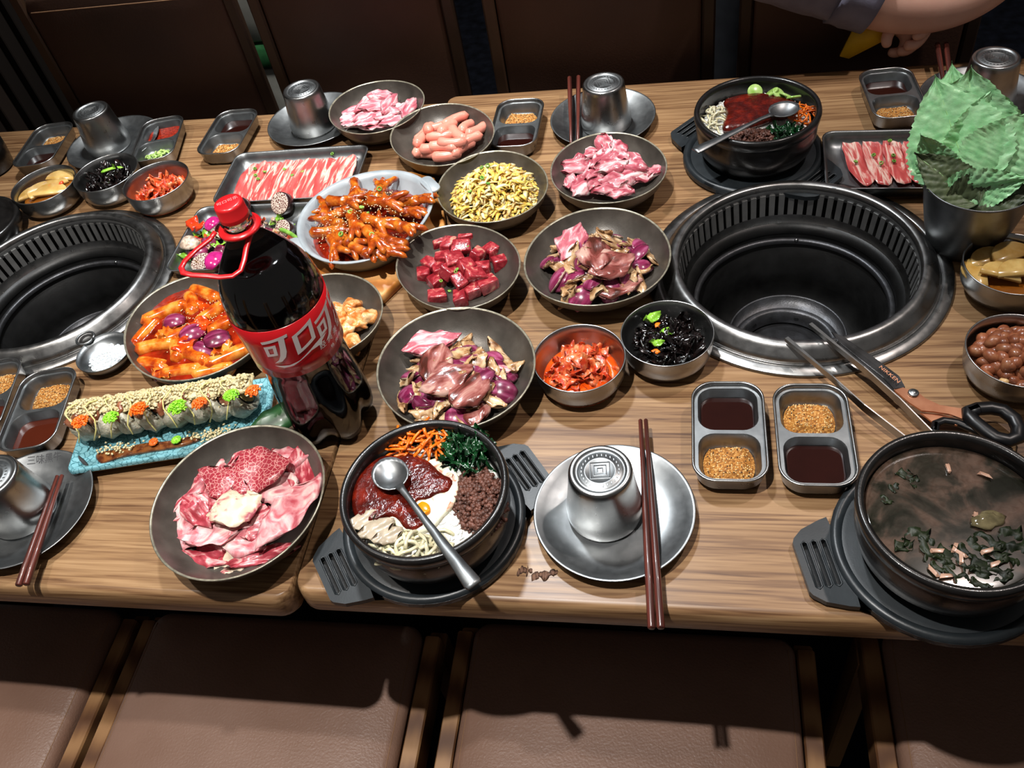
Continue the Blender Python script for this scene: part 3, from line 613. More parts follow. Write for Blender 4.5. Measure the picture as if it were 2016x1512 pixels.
#@@PART3
# ---------------------------------------------------------------- food helpers
def puddle(pts, z, th, m, name, label, cat, kind=None, group=None, rough=.0, n=48, px=True, seed=0, edge=.12):
    W_ = [at(p[0], p[1], z) if px else Vector((p[0], p[1], z)) for p in pts]; k = len(W_); out = []
    for i in range(k):                                   # closed Catmull-Rom through the outline
        a, b, c, d = W_[i - 1], W_[i], W_[(i + 1) % k], W_[(i + 2) % k]; s = max(2, n // k)
        for j in range(s):
            t = j / s; out.append(.5 * ((2 * b) + (c - a) * t + (2 * a - 5 * b + 4 * c - d) * t * t + (3 * b - a - 3 * c + d) * t ** 3))
    C0 = sum(out, Vector()) / len(out); ar = sum(out[i].x * out[(i + 1) % len(out)].y - out[(i + 1) % len(out)].x * out[i].y for i in range(len(out)))
    if ar < 0: out = out[::-1]
    loops = [[(p.x - C0.x, p.y - C0.y, -.25) for p in out]]
    for q, h in ((0, 0.), (edge * .4, .6), (edge, .9), (.3, 1.), (.5, 1.05), (.7, 1.08), (.88, 1.1)):
        loops.append([((p.x - C0.x) * (1 - q), (p.y - C0.y) * (1 - q), th * h + rough * mnoise.noise(Vector((p.x * (1 - q) * 1.6, p.y * (1 - q) * 1.6, seed)))) for p in out])
    v, f = loft(loops)
    return put(name, mesh(name, v, f, m), None, (C0.x, C0.y, z), (0, 0, 0), 1., label, cat, group, kind)
def slices(name, lst, metas_fn, label, cat, group):
    """lst: (px, py, length, width, degrees, z[, tiltx, tilty])"""
    for i, q in enumerate(lst):
        px, py, L, W, dg, z = q[:6]; tx, ty = (q[6:8] if len(q) > 7 else (0, 0)); me = metas_fn(i, L, W)
        M = Matrix.Rotation(math.radians(dg), 3, 'Z') @ Matrix.Rotation(tx, 3, 'X') @ Matrix.Rotation(ty, 3, 'Y')
        lb = label[i] if isinstance(label, list) else label
        put(name, me, None, at(px, py, z), M.to_euler(), 1., lb, cat, group)
def stuff(name, items, label, cat, c, mats_, mi=None):
    v, f = join(*items); v = [(x - c[0], y - c[1], z - c[2]) for x, y, z in v]
    return put(name, mesh(name, v, f, mats_, True, mi), None, c, (0, 0, 0), 1., label, cat, None, 'stuff')
def rpt(rn, c, rx, ry=None, a=0.):
    t, q = math.sqrt(rn.random()), rn.uniform(0, 2 * PI); x, y = rx * t * cos(q), (ry or rx) * t * sin(q); dx, dy = rot2(x, y, a); return c[0] + dx, c[1] + dy, t
# food materials
beefm = mat('raw_beef', [(.38, '#8e2a34'), (.5, '#ad4450'), (.58, '#c98888'), (.7, '#dcc0b8')], .75, .33, bump=.05, bscale=2., detail=6., dist=1.6, sub=.12, stretch=(.45, 1.3, 1), coat=.15)
beefd = mat('marbled_beef', [(.0, '#d9aaa0'), (.03, '#c07a78'), (.09, '#98303c'), (1, '#86222e')], 2.2, .32, bump=.04, bscale=3., tex='voronoi', dist=20, sub=.1, coat=.2)
beefp = mat('pale_beef_fat', [(.36, '#ac4450'), (.47, '#c67a80'), (.57, '#d6a8a8'), (.7, '#dfcbc0')], .45, .36, bump=.05, bscale=2., dist=1.5, sub=.15, detail=5.)
fatm = mat('creamy_fat', [(.36, '#a04a56'), (.44, '#c09a88'), (.5, '#cdb8a0'), (.7, '#d3c6b0')], .7, .35, bump=.05, sub=.15, dist=1.)
bacon = mat('fatty_bacon', [(.3, '#a83c3c'), (.5, '#c05450'), (.56, '#d8a094'), (.62, '#e0c6b6'), (.67, '#c87a70'), (.75, '#b44846')], .6, .3, bump=.05, bscale=2., dist=1.8, sub=.12, stretch=(.18, 1.5, 1), detail=5., coat=.25)
porkp = mat('raw_pork', [(.36, '#a84e5c'), (.48, '#bf6c78'), (.56, '#d4a0a4'), (.66, '#e2ccca')], .7, .34, bump=.05, bscale=2., dist=1.5, sub=.15, stretch=(.35, 1.2, 1), detail=6., coat=.15)
lambm = mat('raw_lamb', [(.38, '#973c4a'), (.5, '#b4606c'), (.58, '#cf9a9e'), (.68, '#dfcac6')], .5, .34, bump=.05, bscale=2., dist=2., sub=.15, stretch=(.4, 1.2, 1), detail=6., coat=.15)
cubem = mat('beef_cube', [(.35, '#74161f'), (.5, '#94252f'), (.6, '#ac4448'), (.72, '#c89880')], .8, .22, bump=.05, bscale=3., dist=1.2, sub=.08, coat=.4, detail=5.)
saum = mat('pink_sausage', [(.3, '#dd8271'), (.7, '#ea9a86')], .4, .3, bump=.01, sub=.2, coat=.2, hue=.08)
onis = mat('red_onion_skin', [(.3, '#54122e'), (.5, '#7a2246'), (.75, '#a85a7c')], .8, .24, coat=.25, stretch=(.3, 2, 1), bump=.02, hue=.3)
onif = mat('onion_flesh', [(.3, '#b08b6c'), (.5, '#d8c3ac'), (.75, '#e9dccd')], .7, .25, coat=.4, bump=.02, hue=.15, stops2=(1.2, [(.4, '#7a4a30'), (.55, '#ffffff')], .55, 'noise'))
mushm = mat('sauced_mushroom', [(.3, '#5f3a22'), (.48, '#a67e55'), (.62, '#cdb08a'), (.8, '#e2d0b3')], .9, .25, coat=.4, bump=.04, detail=6.)
marim = mat('marinated_pork', [(.36, '#47221a'), (.46, '#7c3e38'), (.54, '#9c635c'), (.64, '#bf9a8c')], .5, .24, bump=.03, bscale=3., coat=.4, dist=.8, detail=6., stretch=(.4, 1.2, 1))
cabm = [mat('cabbage_%d' % i, s, 1.2, .35, sub=.2, coat=.15, bump=.02) for i, s in enumerate(([(.3, '#e0b040'), (.7, '#f2d774')], [(.3, '#e6cc7c'), (.7, '#f4e8ba')], [(.3, '#d2a04a'), (.7, '#e8c992')]))]
greenm = mat('spring_onion_green', [(.3, '#4e8a22'), (.7, '#94bf58')], 1., .35, hue=.3)
chili = mat('orange_red_sauce', [(.3, '#9b2a08'), (.55, '#c23c0a'), (.75, '#dd5b12')], .5, .1, coat=.6, bump=.05, bscale=1.4, detail=5.)
chilid = mat('dark_chilli_sauce', [(.3, '#521006'), (.55, '#8b1f0a'), (.78, '#b2380f')], .6, .1, coat=.6, bump=.05, bscale=1.6, detail=5.)
foot = mat('glazed_chicken_foot', [(.3, '#6e2008'), (.48, '#a3440e'), (.62, '#c06c1e'), (.8, '#d09448')], .8, .16, coat=.7, bump=.08, bscale=2.4, detail=6., hue=.15)
cakem = mat('sauced_rice_cake', [(.34, '#9a300a'), (.48, '#c65a12'), (.6, '#dd8a30'), (.78, '#e8ac62')], .7, .14, coat=.7, bump=.02, detail=4., hue=.12, sub=.1)
kimm = mat('kimchi_leaf', [(.3, '#8e200c'), (.45, '#c03a18'), (.58, '#d0693a'), (.75, '#dfa070')], .9, .2, coat=.5, bump=.1, bscale=2.2, detail=6., hue=.15, sub=.1)
kimj = mat('kimchi_juice', [(.3, '#c83c08'), (.7, '#e65a12')], .6, .08, coat=.5, bump=.01)
fung = mat('black_fungus', [(.35, '#070505'), (.6, '#140c0b'), (.8, '#2a1512')], .9, .12, coat=.8, bump=.06, bscale=2., hue=.2)
sesame = mat('sesame_seed', '#e3cfa0', rough=.45)
nutm = mat('peanut_skin', [(.3, '#7c4028'), (.55, '#9c5c3c'), (.8, '#b88058')], 1., .33, coat=.15, bump=.02, bscale=3., hue=.25)
nutp = mat('peeled_peanut', [(.3, '#c89a5c'), (.7, '#e0bd86')], 1., .35)
ricem = mat('cooked_rice', [(.3, '#cfccc4'), (.7, '#eae8e2')], 1., .35, sub=.2)
carrot = mat('carrot', [(.3, '#d2580c'), (.7, '#ee7d1c')], 1., .3, coat=.3, hue=.12, sub=.1)
spin = mat('cooked_spinach', [(.3, '#06200f'), (.6, '#0f3d1c'), (.8, '#1f5a2a')], .9, .2, coat=.5, bump=.05, hue=.25)
minc = mat('minced_meat', [(.3, '#3c231b'), (.55, '#5f3a2e'), (.8, '#7e5244')], 1.6, .5, bump=.06, bscale=4.)
sprm = mat('bean_sprout', [(.3, '#b5ad84'), (.7, '#dcd8bd')], .8, .25, coat=.4, sub=.2, hue=.12)
gochu = mat('gochujang', [(.3, '#300804'), (.5, '#4c0e06'), (.7, '#701a0a')], .8, .2, coat=.3, bump=.1, bscale=2.6, detail=7.)
eggw = mat('egg_white', [(.3, '#dad9b8'), (.7, '#efeeda')], .8, .22, coat=.4, bump=.02, stops2=(.8, [(.36, '#c8450f'), (.46, '#ffffff')], .8, 'noise'))
def bmk(m, t, seeds, wave=.25, **kw): return lambda i, L, W: mesh('slice', *sheet(W, L, t, wave, 0, seeds + i, **kw), m if not isinstance(m, list) else m[i % len(m)])
# raw beef slices, front left plate
lab = 'thin raw beef slice heaped on the nearest dark plate'
big = [(489, 886, 9, 3.2, 22, 2.1, .2, -.1), (401, 968, 8.5, 3.2, 62, 1.8, .15, .1), (362, 1040, 5.6, 5.2, 20, 1.9, .1, 0), (401, 1092, 6, 2.6, -14, 1.5), (456, 1106, 3.6, 3.2, 30, 1.5), (516, 1094, 7.6, 2., 22, 1.7, .3, 0), (600, 930, 7, 3.6, -72, 2.4, -.2, 0), (558, 905, 6, 3.2, 12, 2.5, .1, 0), (430, 905, 6, 2.4, 55, 2.2, .3, 0), (470, 1066, 5.2, 3, -12, 2.3, .1, .1), (424, 1046, 7, 3.4, 16, 2.6, -.1, 0), (390, 1005, 5.5, 3, -38, 2.9, .1, .1), (506, 1030, 4.6, 3.6, 30, 2.4, .2, 0), (545, 960, 5.2, 4, -10, 2.8), (570, 1000, 9.6, 4.2, 66, 3.1, -.16, 0), (440, 950, 6.6, 3.6, -22, 3.5, .1, .05), (506, 924, 7.4, 5.2, 14, 3.7, .05, -.05), (462, 1000, 5.4, 4.3, 28, 3.7, .1, .12), (436, 985, 3.4, 3, -50, 3.3, .1, 0)]
bm_ = [beefm, beefm, beefp, beefm, fatm, beefm, beefm, beefp, beefm, beefp, beefp, beefm, beefm, beefp, beefp, beefd, beefd, fatm, beefm]
slices('beef_slice', big, lambda i, L, W: mesh('beef_slice', *sheet(W, L, .22, .5, 0, i, 12, 8, .16), bm_[i]), lab, 'meat', 'raw beef slices on the front left plate')
# bacon trays
def rtray(p, w, h, ang, label, zr=2.):
    t = root('steel_tray', (p[0], p[1], 0), label, 'tray', 'flat rectangular steel trays', ang)
    put('tray_pan', mesh('tray_pan', *loft([rrect(w - 2 * i, h - 2 * i, max(.4, 1.6 - i * .6), z, 6) for i, z in ((1.3, 0), (.9, .15), (.35, 1.4), (.25, zr - .15), (0, zr), (.05, zr + .1), (.3, zr), (.45, 1.3), (1.0, .35), (2.2, .25))]), steelm), t)
    return t
rtray((-21.5, 72.7), 21.8, 12.8, 0.02, 'flat steel tray of overlapping bacon slices, behind the red capped bottle')
rtray((61.2, 69.4), 14.6, 12.8, -.06, 'flat steel tray of bacon slices beside the green leaves')
bme = [mesh('bacon_slice', *sheet(2.5, 10.4, .2, .3, 0, 40 + k, 16, 6, .05, ew=.12), bacon) for k in range(5)]
rn = random.Random(5)
for k in range(12):
    X = -29.3 + k * 1.42; put('bacon_slice', bme[k % 5], None, (X, 72.6 + rn.uniform(-.25, .25), .75 + .03 * k), Matrix.Rotation(PI / 2 + rn.uniform(-.06, .06) - .03, 3, 'Z').to_euler() if k < 0 else (Matrix.Rotation(PI / 2 + rn.uniform(-.05, .05), 3, 'Z') @ Matrix.Rotation(.3, 3, 'X')).to_euler(), 1., 'overlapping raw bacon slice in the long steel tray', 'meat', 'bacon slices in the left tray')
for k, (px, py) in enumerate(((1689, 318), (1727, 316), (1766, 315), (1804, 316), (1840, 320))):
    p = at(px, py, .7 + .05 * k); put('bacon_slice', bme[(k + 2) % 5], None, p, (Matrix.Rotation(PI / 2 + .1 - .04 * k, 3, 'Z') @ Matrix.Rotation(.1, 3, 'X')).to_euler(), (.98, 1.2, 1), 'raw bacon slice in the tray beside the green leaves', 'meat', 'bacon slices in the right tray')
gring = mesh('scallion_piece', *tube([(.2 * cos(q * PI / 5), .2 * sin(q * PI / 5), 0) for q in range(11)], .07, 6, 1.8), greenm)
for i, (px, py) in enumerate([(503, 345), (508, 352), (521, 338), (575, 345), (595, 338), (654, 303), (591, 298), (502, 332), (560, 333), (1752, 277), (1720, 305), (1735, 321), (1759, 306), (1760, 317), (1685, 318)]):
    put('scallion_piece', gring, None, at(px, py, 1.3), (.2 * (i % 3), .3, i), 1.1, 'tiny scallion ring sprinkled on the raw bacon', 'scallion', 'scallion rings on the bacon')
# ribs, far plate
rme = [mesh('pork_slice', *sheet(1.9 + .3 * (k % 3), 5.2 + .5 * (k % 2), .5, .4, 0, 60 + k, 9, 5, .18), porkp) for k in range(6)]
slices('pork_slice', [(700, 243, 5.5, 2, 10, 1.9), (745, 246, 5.4, 2, 12, 1.9), (783, 222, 5, 2, 60, 2.1, .6, 0), (702, 218, 5, 2, 20, 2.3, .3, 0), (722, 228, 5.5, 2, 40, 2.6, .2, 0), (757, 226, 5.5, 2, 20, 2.7, .2, 0), (720, 205, 5, 2, 60, 2.8, .5, 0), (742, 208, 5.5, 2, 5, 3.3, .3, 0), (768, 205, 5, 2, 75, 3.2, .7, 0), (805, 212, 4.4, 2, 80, 2.8, .5, 0), (750, 190, 4.5, 2, -5, 3.2, .6, 0), (690, 232, 4.6, 2, 30, 2.1, .2, 0), (728, 238, 5, 2, 24, 2.6, .3, 0), (782, 236, 5, 2, 20, 2.3, .2, 0)],
       lambda i, L, W: rme[i % 6], 'raw pork slice on the farthest dark plate', 'meat', 'raw pork slices on the farthest plate')
# lamb
lme = [mesh('lamb_slice', *sheet(2.5 + .3 * (k % 3), 5. + .6 * (k % 2), .55, .6, 0, 80 + k, 9, 6, .2), lambm) for k in range(7)]
slices('lamb_slice', [(1116, 352, 5.6, 2.8, -72, 2., .3, 0), (1150, 362, 5.6, 2.4, 55, 2.4, .5, 0), (1134, 328, 4.5, 3, 20, 2.4, .3, .1), (1145, 300, 5, 2.6, -12, 2.6, .3, 0), (1180, 350, 4, 2.6, 60, 2.6, .4, 0), (1222, 352, 5.4, 3, 8, 2.5, .3, 0), (1214, 376, 4.4, 2, -6, 1.9), (1252, 348, 4.6, 2.6, 20, 2.2, .2, 0), (1268, 342, 4, 1.2, 0, 2.4), (1205, 325, 5, 3, 25, 3.3, .2, 0), (1240, 318, 7.5, 2.8, -38, 3.4, .4, .1), (1212, 295, 6.5, 2.6, -45, 3.9, .5, 0), (1190, 310, 4.6, 2.4, 50, 3.4, .3, 0), (1188, 283, 5.5, 2.2, -62, 3.7, .4, 0), (1170, 332, 4.6, 2.4, 70, 3., .2, 0), (1200, 366, 4, 2.4, 20, 2.2)],
       lambda i, L, W: lme[i % 7], 'raw pink meat slice on the plate beside the chopstick tips', 'meat', 'raw pink slices on the plate before the back cup')
# beef cubes
cme = [mesh('beef_cube', *chunk(1.75 + .3 * (k % 3), 1.6 + .25 * (k % 2), 1.55, .14, k, .13), cubem) for k in range(7)]
slices('beef_cube', [(835, 541, 1, 1, 10, 1.5), (859, 556, 1, 1, 40, 1.3), (861, 583, 1, 1, 8, 1.2), (906, 588, 1, 1, 14, 1.3), (930, 575, 1, 1, 30, 1.4), (962, 558, 1, 1, 30, 1.7), (984, 518, 1, 1, 20, 1.7), (968, 495, 1, 1, 50, 2.), (916, 467, 1, 1, 5, 2.4), (868, 477, 1, 1, 25, 2.3), (848, 521, 1, 1, 60, 2.), (870, 510, 1, 1, 3, 2.5), (911, 489, 1, 1, 2, 2.9, .3, 0), (941, 503, 1, 1, 62, 3., .3, .2), (884, 535, 1, 1, 55, 2.6, .3, .3), (917, 527, 1, 1, 35, 2.9, .2, .3), (935, 541, 1, 1, 15, 2.6, .2, .3), (905, 556, 1, 1, 42, 2.3, .3, 0), (883, 485, 1, 1, 75, 2.6), (896, 512, 1, 1, 25, 3.2, .4, .2), (950, 530, 1, 1, 5, 2.3), (866, 532, 1, 1, 20, 1.9)],
       lambda i, L, W: cme[i % 7], 'raw beef cube on the dark plate next to the onion plate', 'meat', 'raw beef cubes')
for i, (px, py) in enumerate([(897, 535), (868, 553), (885, 573), (921, 485), (900, 530), (881, 500)]): put('scallion_piece', gring, None, at(px, py, 3.4), (.4, .3, i), .9, 'tiny scallion ring on the raw beef cubes', 'scallion', 'scallion rings on the beef cubes')
# small sausages
sme = [mesh('small_sausage', *cap_tube(4.6, .82, .55 * (1 if k % 2 else -1), 12, .85, 10, 1., .02, k), saum) for k in range(4)]
slices('small_sausage', [(818, 290, 0, 0, 100, 1.9), (845, 306, 0, 0, -20, 1.7), (880, 303, 0, 0, 10, 1.9), (915, 292, 0, 0, 50, 2.2), (855, 287, 0, 0, 15, 2.6), (838, 272, 0, 0, 65, 2.9), (868, 265, 0, 0, 5, 3.1), (885, 252, 0, 0, 70, 3.3, 0, .2), (905, 262, 0, 0, -50, 3.2), (922, 250, 0, 0, 80, 3., 0, .3), (935, 255, 0, 0, 60, 2.9, 0, .2), (850, 252, 0, 0, 100, 3.3, 0, .4), (866, 246, 0, 0, 30, 2.8), (898, 238, 0, 0, 40, 3.1), (890, 278, 0, 0, 0, 3.3), (925, 278, 0, 0, 40, 2.8), (830, 262, 0, 0, 75, 2.4), (870, 292, 0, 0, -10, 2.9)],
       lambda i, L, W: sme[i % 4], 'small pink smooth sausage heaped on the dark plate', 'sausage', 'small pink sausages')
# cabbage
rn = random.Random(8); it, mi = [], []; c = (10.6, 65.3, 1.)
for k in range(1100):
    x, y, t_ = rpt(rn, c, 6., 5.9); z = surf('cabbage')(x, y) * .8 + rn.uniform(.55, 1.) * 4.6 * (1 - t_ ** 3) + .15
    a, L = rn.uniform(0, 2 * PI), rn.uniform(.9, 2.3); cu = rn.uniform(-.5, .5); h = rn.uniform(.1, .5); wd = rn.uniform(.12, .32)
    g = tube([(x + cos(a) * L * (s - .5) + sin(a) * cu * (s - .5) ** 2 * 3, y + sin(a) * L * (s - .5) - cos(a) * cu * (s - .5) ** 2 * 3, z + h * (sin(s * PI) - .5) + rn.uniform(-.08, .08)) for s in (0, .25, .5, .75, 1)], [wd * .5, wd, wd * 1.2, wd, wd * .5], 5, .4)
    it.append(g); mi += [rn.choice((0, 0, 1, 2))] * len(g[1])
stuff('shredded_cabbage', it, 'heap of yellow shredded pickled cabbage on a dark plate', 'vegetable', c, cabm, mi)
for i, (px, py) in enumerate([(960, 326), (949, 350), (961, 361), (925, 377), (948, 330)]): put('scallion_piece', gring, None, at(px, py, 5.4), (.4, .3, i), 1.2, 'tiny scallion ring on the yellow cabbage', 'scallion', 'scallion rings on the cabbage')
# onion and pork plates
petals = []
for k in range(6):
    v, f, m_ = shell(2.3 + .3 * (k % 3), 3.4 + .3 * (k % 2), 2.0 + .3 * (k % 3), .34, k); petals.append(mesh('onion_piece', v, f, [onis, onif], True, m_))
mus = [mesh('mushroom_slice', *sheet(1.3 + .2 * (k % 2), 3.9 + .4 * (k % 3), .42, .3, 0, 120 + k, 9, 5, .15, .35), mushm) for k in range(5)]
mps = [mesh('pork_piece', *sheet(3.4, 4.6, .7, .5, 0, 140 + k, 9, 7, .14), marim) for k in range(4)]
for key, cc, off, lbl in (('onionR', (25.6, 49.9), 0, 'on the plate touching the right grill'), ('onionL', (11.2, 31.0), 7, 'on the plate left of the front kimchi')):
    nm = 'right' if key == 'onionR' else 'left'
    scatter('onion_piece', petals, 30, cc, 6.2, 5.7, .2, lambda X, Y: surf(key)(X, Y) + .45, 2.6, 'red onion petal ' + lbl, 'onion', 'red onion pieces on the %s pork plate' % nm, .5, 11 + off, .7)
    scatter('mushroom_slice', mus, 34, cc, 6.5, 6.0, .2, lambda X, Y: surf(key)(X, Y) + .35, 2.8, 'brown sauced mushroom slice ' + lbl, 'mushroom', 'mushroom slices on the %s pork plate' % nm, .5, 5 + off, .8)
mp2 = [mesh('pork_piece', *sheet(3.9, 6.2, .6, .35, 0, 150 + k, 12, 8, .14), marim if k != 2 else porkp) for k in range(4)]
slices('pork_piece', [(1205, 520, 0, 0, 35, 4.6, .2, .1), (1128, 475, 0, 0, 75, 3.9, .2, 0), (1215, 560, 0, 0, 20, 2.6), (1170, 500, 0, 0, 100, 5.0)], lambda i, L, W: mp2[[3, 2, 1, 3][i]], 'marinated pork piece among the onions by the right grill', 'meat', 'pork pieces on the right onion plate')
slices('pork_piece', [(880, 745, 0, 0, 35, 4.6, .1, 0), (925, 765, 0, 0, 60, 4.2, .1, .1), (850, 675, 0, 0, 20, 3.4), (858, 715, 0, 0, 90, 4.5), (930, 795, 0, 0, 100, 2.6), (948, 730, 0, 0, 0, 2.9)], lambda i, L, W: mp2[[3, 1, 2, 1, 3, 2][i]], 'marinated pork piece among the onions left of the kimchi', 'meat', 'pork pieces on the left onion plate')
# kimchi bowls
kme = [mesh('kimchi_piece', *sheet(2. + .3 * (k % 3), 3.2 + .4 * (k % 2), .24, 1., 0, 160 + k, 10, 7, .25, .2), kimm) for k in range(7)]
for (x, y), n, lb in (((24.84, 33.1), 22, 'in the front bowl'), ((-41.8, 69.9), 18, 'in the bowl at the left')):
    puddle([(x + 4.3 * cos(a * PI / 6), y + 4.3 * sin(a * PI / 6)) for a in range(12)], .9, 1.0, kimj, 'kimchi_juice', 'orange kimchi juice ' + lb, 'juice', px=False, rough=.05)
    scatter('kimchi_piece', kme, n, (x + .1, y + .2), 3.4, 3.2, 0, lambda X, Y: 1.35, 1.7, 'red kimchi piece ' + lb, 'kimchi', 'kimchi pieces ' + lb, .7, int(n), .2, (.75, 1.1))
# fungus bowls
fme = [mesh('fungus_piece', *sheet(2.1, 2.7, .16, 1.9, 0, 180 + k, 10, 8, .3, .5), fung) for k in range(8)]
for (x, y), n, lb in (((34.2, 36.7), 34, 'in the bowl beside the right grill'), ((-51.6, 72.7), 30, 'in the bowl at the left')):
    scatter('fungus_piece', fme, n, (x, y), 3.1, 3.0, 0, lambda X, Y: 1.3 + .05 * ((X - x) ** 2 + (Y - y) ** 2), 1.6, 'shiny black fungus piece ' + lb, 'fungus', 'black fungus ' + lb, 1., n, .3, (.8, 1.15))
pep = mesh('green_pepper_piece', *sheet(1.1, 2.1, .22, .6, 0, 200, 7, 5, .15, .4), mat('green_pepper', [(.3, '#5f9a1e'), (.7, '#98c94a')], .9, .2, coat=.4))
car = mesh('carrot_piece', *sheet(.8, 1.2, .25, .1, 0, 201, 5, 4, .1), carrot)
for i, (px, py, d, z) in enumerate([(1283, 626, 35, 4.1), (1293, 675, 5, 4.2), (1308, 652, 40, 3.9), (1320, 655, 60, 3.7)]): put('green_pepper_piece', pep, None, at(px, py, z), (.3, .2, math.radians(d)), (1.1, .8, .62, .5)[i], ('green pepper strip at the back of the fungus bowl by the grill', 'hollow green pepper piece at the centre of the fungus bowl by the grill', 'narrow green pepper bit in the fungus bowl by the grill', 'smallest green pepper bit in the fungus bowl by the grill')[i], 'pepper')
for i, (px, py) in enumerate([(1291, 692), (1295, 640)]): put('carrot_piece', car, None, at(px, py, 3.8), (.2, .2, i), .8, ('orange carrot bit at the front of the fungus bowl', 'orange carrot bit behind the green pepper in the fungus bowl')[i], 'carrot')
put('green_pepper_piece', mesh('green_pepper_piece', *cap_tube(3.6, .42, .5, 8, .6, 8, .5), MATS['green_pepper']), None, at(220, 335, 4.1), (0, 0, .3), 1, 'long green chilli slice on the black fungus at the left', 'pepper')
# radish bowls
amber = mat('amber_liquid', [(.3, '#6e3a10'), (.7, '#8c5418')], .4, .04, coat=.3, bump=.01)
radm = mat('pickled_radish', [(.3, '#b58a42'), (.7, '#d8b672')], .6, .25, coat=.4, sub=.2, hue=.12)
def halfdisc(r, t): return loft([[(r * cos(a * PI / 10) * k, r * sin(a * PI / 10) * k, z) for a in range(11)] for k, z in ((.96, 0), (1, t * .3), (1, t * .7), (.96, t))])
hd = mesh('radish_slice', *halfdisc(2.4, .4), radm)
for (x, y), lst, lb in (((71., 46.5), [(1955, 520, 20, 2.7), (2000, 512, 30, 3.0), (1968, 548, -12, 3.1), (2010, 545, 5, 3.2), (1940, 540, 80, 2.6)], 'in the amber liquid at the right'), ((-61.3, 70.4), [(68, 388, 30, 2.2), (90, 378, 70, 2.4), (118, 356, 10, 2.5), (108, 372, 40, 2.3), (100, 385, 15, 2.6)], 'in the bowl near the left edge')):
    puddle([(x + 4.35 * cos(a * PI / 6), y + 4.35 * sin(a * PI / 6)) for a in range(12)], 1.1, 1.2, amber, 'pickle_liquid', 'amber pickling liquid ' + lb, 'liquid', px=False)
    for i, (px, py, d, z) in enumerate(lst): put('radish_slice', hd, None, at(px, py, z), (.12, .1 * (i % 3), math.radians(d)), (1, 1.1, .9)[i % 3], 'pale pickled radish slice ' + lb, 'radish', 'radish slices ' + lb)
redp = mat('red_chilli', [(.3, '#c4220a'), (.7, '#e24a20')], 1., .2, coat=.5)
rp = mesh('chilli_piece', *tube([(.33 * cos(q * PI / 5), .33 * sin(q * PI / 5), 0) for q in range(11)], .16, 6, 1.5), redp)
for i, (px, py, z) in enumerate([(1948, 535, 3.1), (1931, 546, 2.9), (1926, 521, 2.8), (98, 366, 3.), (120, 361, 3.)]): put('chilli_piece', rp, None, at(px, py, z), (.3, .2, i), 1, ('largest red chilli ring on the radish at the right', 'red chilli bit against the wall of the right radish bowl', 'dark red chilli bit farthest in the right radish bowl', 'red chilli bit between the radish slices at the left', 'red chilli bit on the farthest radish slice at the left')[i], 'chilli')
# peanuts
nme = [mesh('peanut', *blob((.92, .68, .64), .09, 1., k, 2), nutm) for k in range(4)] + [mesh('peanut', *blob((.85, .5, .42), .1, 1., 9, 2), nutp)]
scatter('peanut', nme[:4] * 4 + nme[4:], 62, (68.8, 33.7), 4.1, 4.1, 0, lambda X, Y: 2.1, .7, 'red skinned peanut in the full bowl at the right edge', 'peanut', 'peanuts in the steel bowl', .9, 4, 1., (.85, 1.1))
scatter('peanut', nme[:4] * 4 + nme[4:], 30, (68.8, 33.7), 2.8, 2.8, 0, lambda X, Y: 3.1, .6, 'red skinned peanut in the full bowl at the right edge', 'peanut', 'peanuts in the steel bowl', .9, 9, 1., (.85, 1.1))
puddle([(68.8 + 3.9 * cos(a * PI / 6), 33.7 + 3.9 * sin(a * PI / 6)) for a in range(12)], .6, 1.9, nutm, 'peanut_bed', 'mass of peanuts lying under the countable ones in the bowl', 'peanut', 'stuff', px=False, rough=.5)
# ---------------------------------------------------------------- rice cakes in red sauce
puddle([(317, 577), (350, 566), (394, 566), (430, 580), (458, 610), (478, 645), (492, 675), (485, 699), (448, 727), (394, 748), (339, 755), (296, 741), (274, 712), (270, 676), (285, 625)], 2.7, .35, chilid, 'red_sauce', 'pool of glossy red sauce around the rice cakes', 'sauce', rough=.12)
ck = [mesh('rice_cake', *cap_tube(L, .92, .25, 12, 1, 10, .95, .015, k), cakem) for k, L in enumerate((5.6, 4.6, 6.6))]
slices('rice_cake', [(403, 581, 0, 0, -24, 2.9), (308, 683, 0, 0, 14, 3.1), (291, 655, 0, 0, 74, 2.7), (326, 617, 0, 0, 32, 3.1), (419, 619, 0, 0, 52, 3.1), (384, 703, 0, 0, -28, 3.1), (357, 734, 0, 0, 10, 2.8), (452, 703, 0, 0, 34, 3.1), (443, 640, 0, 0, 40, 3.3), (352, 662, 0, 0, 30, 3.2), (420, 733, 0, 0, 12, 2.6), (375, 600, 0, 0, -62, 2.9), (300, 720, 0, 0, -10, 2.5), (345, 690, 0, 0, -60, 3.0)],
       lambda i, L, W: ck[[0, 0, 0, 2, 1, 1, 0, 2, 1, 1, 0, 1, 1, 1][i]], 'orange glazed rice cake in the red sauce left of the bottle', 'rice cake', 'rice cakes in red sauce')
fish = [mesh('fish_cake_piece', *sheet(2.2, 3., .3, .8, 0, 220 + k, 8, 6, .2, .2), cakem if k else chili) for k in range(2)]
slices('onion_piece', [(341, 632, 0, 0, 10, 3.9, .2, 0), (380, 655, 0, 0, 40, 3.8, .3, .2), (427, 668, 0, 0, 30, 3.9, .2, .1), (398, 688, 0, 0, -20, 3.6, .2, .2)], lambda i, L, W: petals[i], 'dark red onion petal among the rice cakes', 'onion', 'onion petals among the rice cakes')
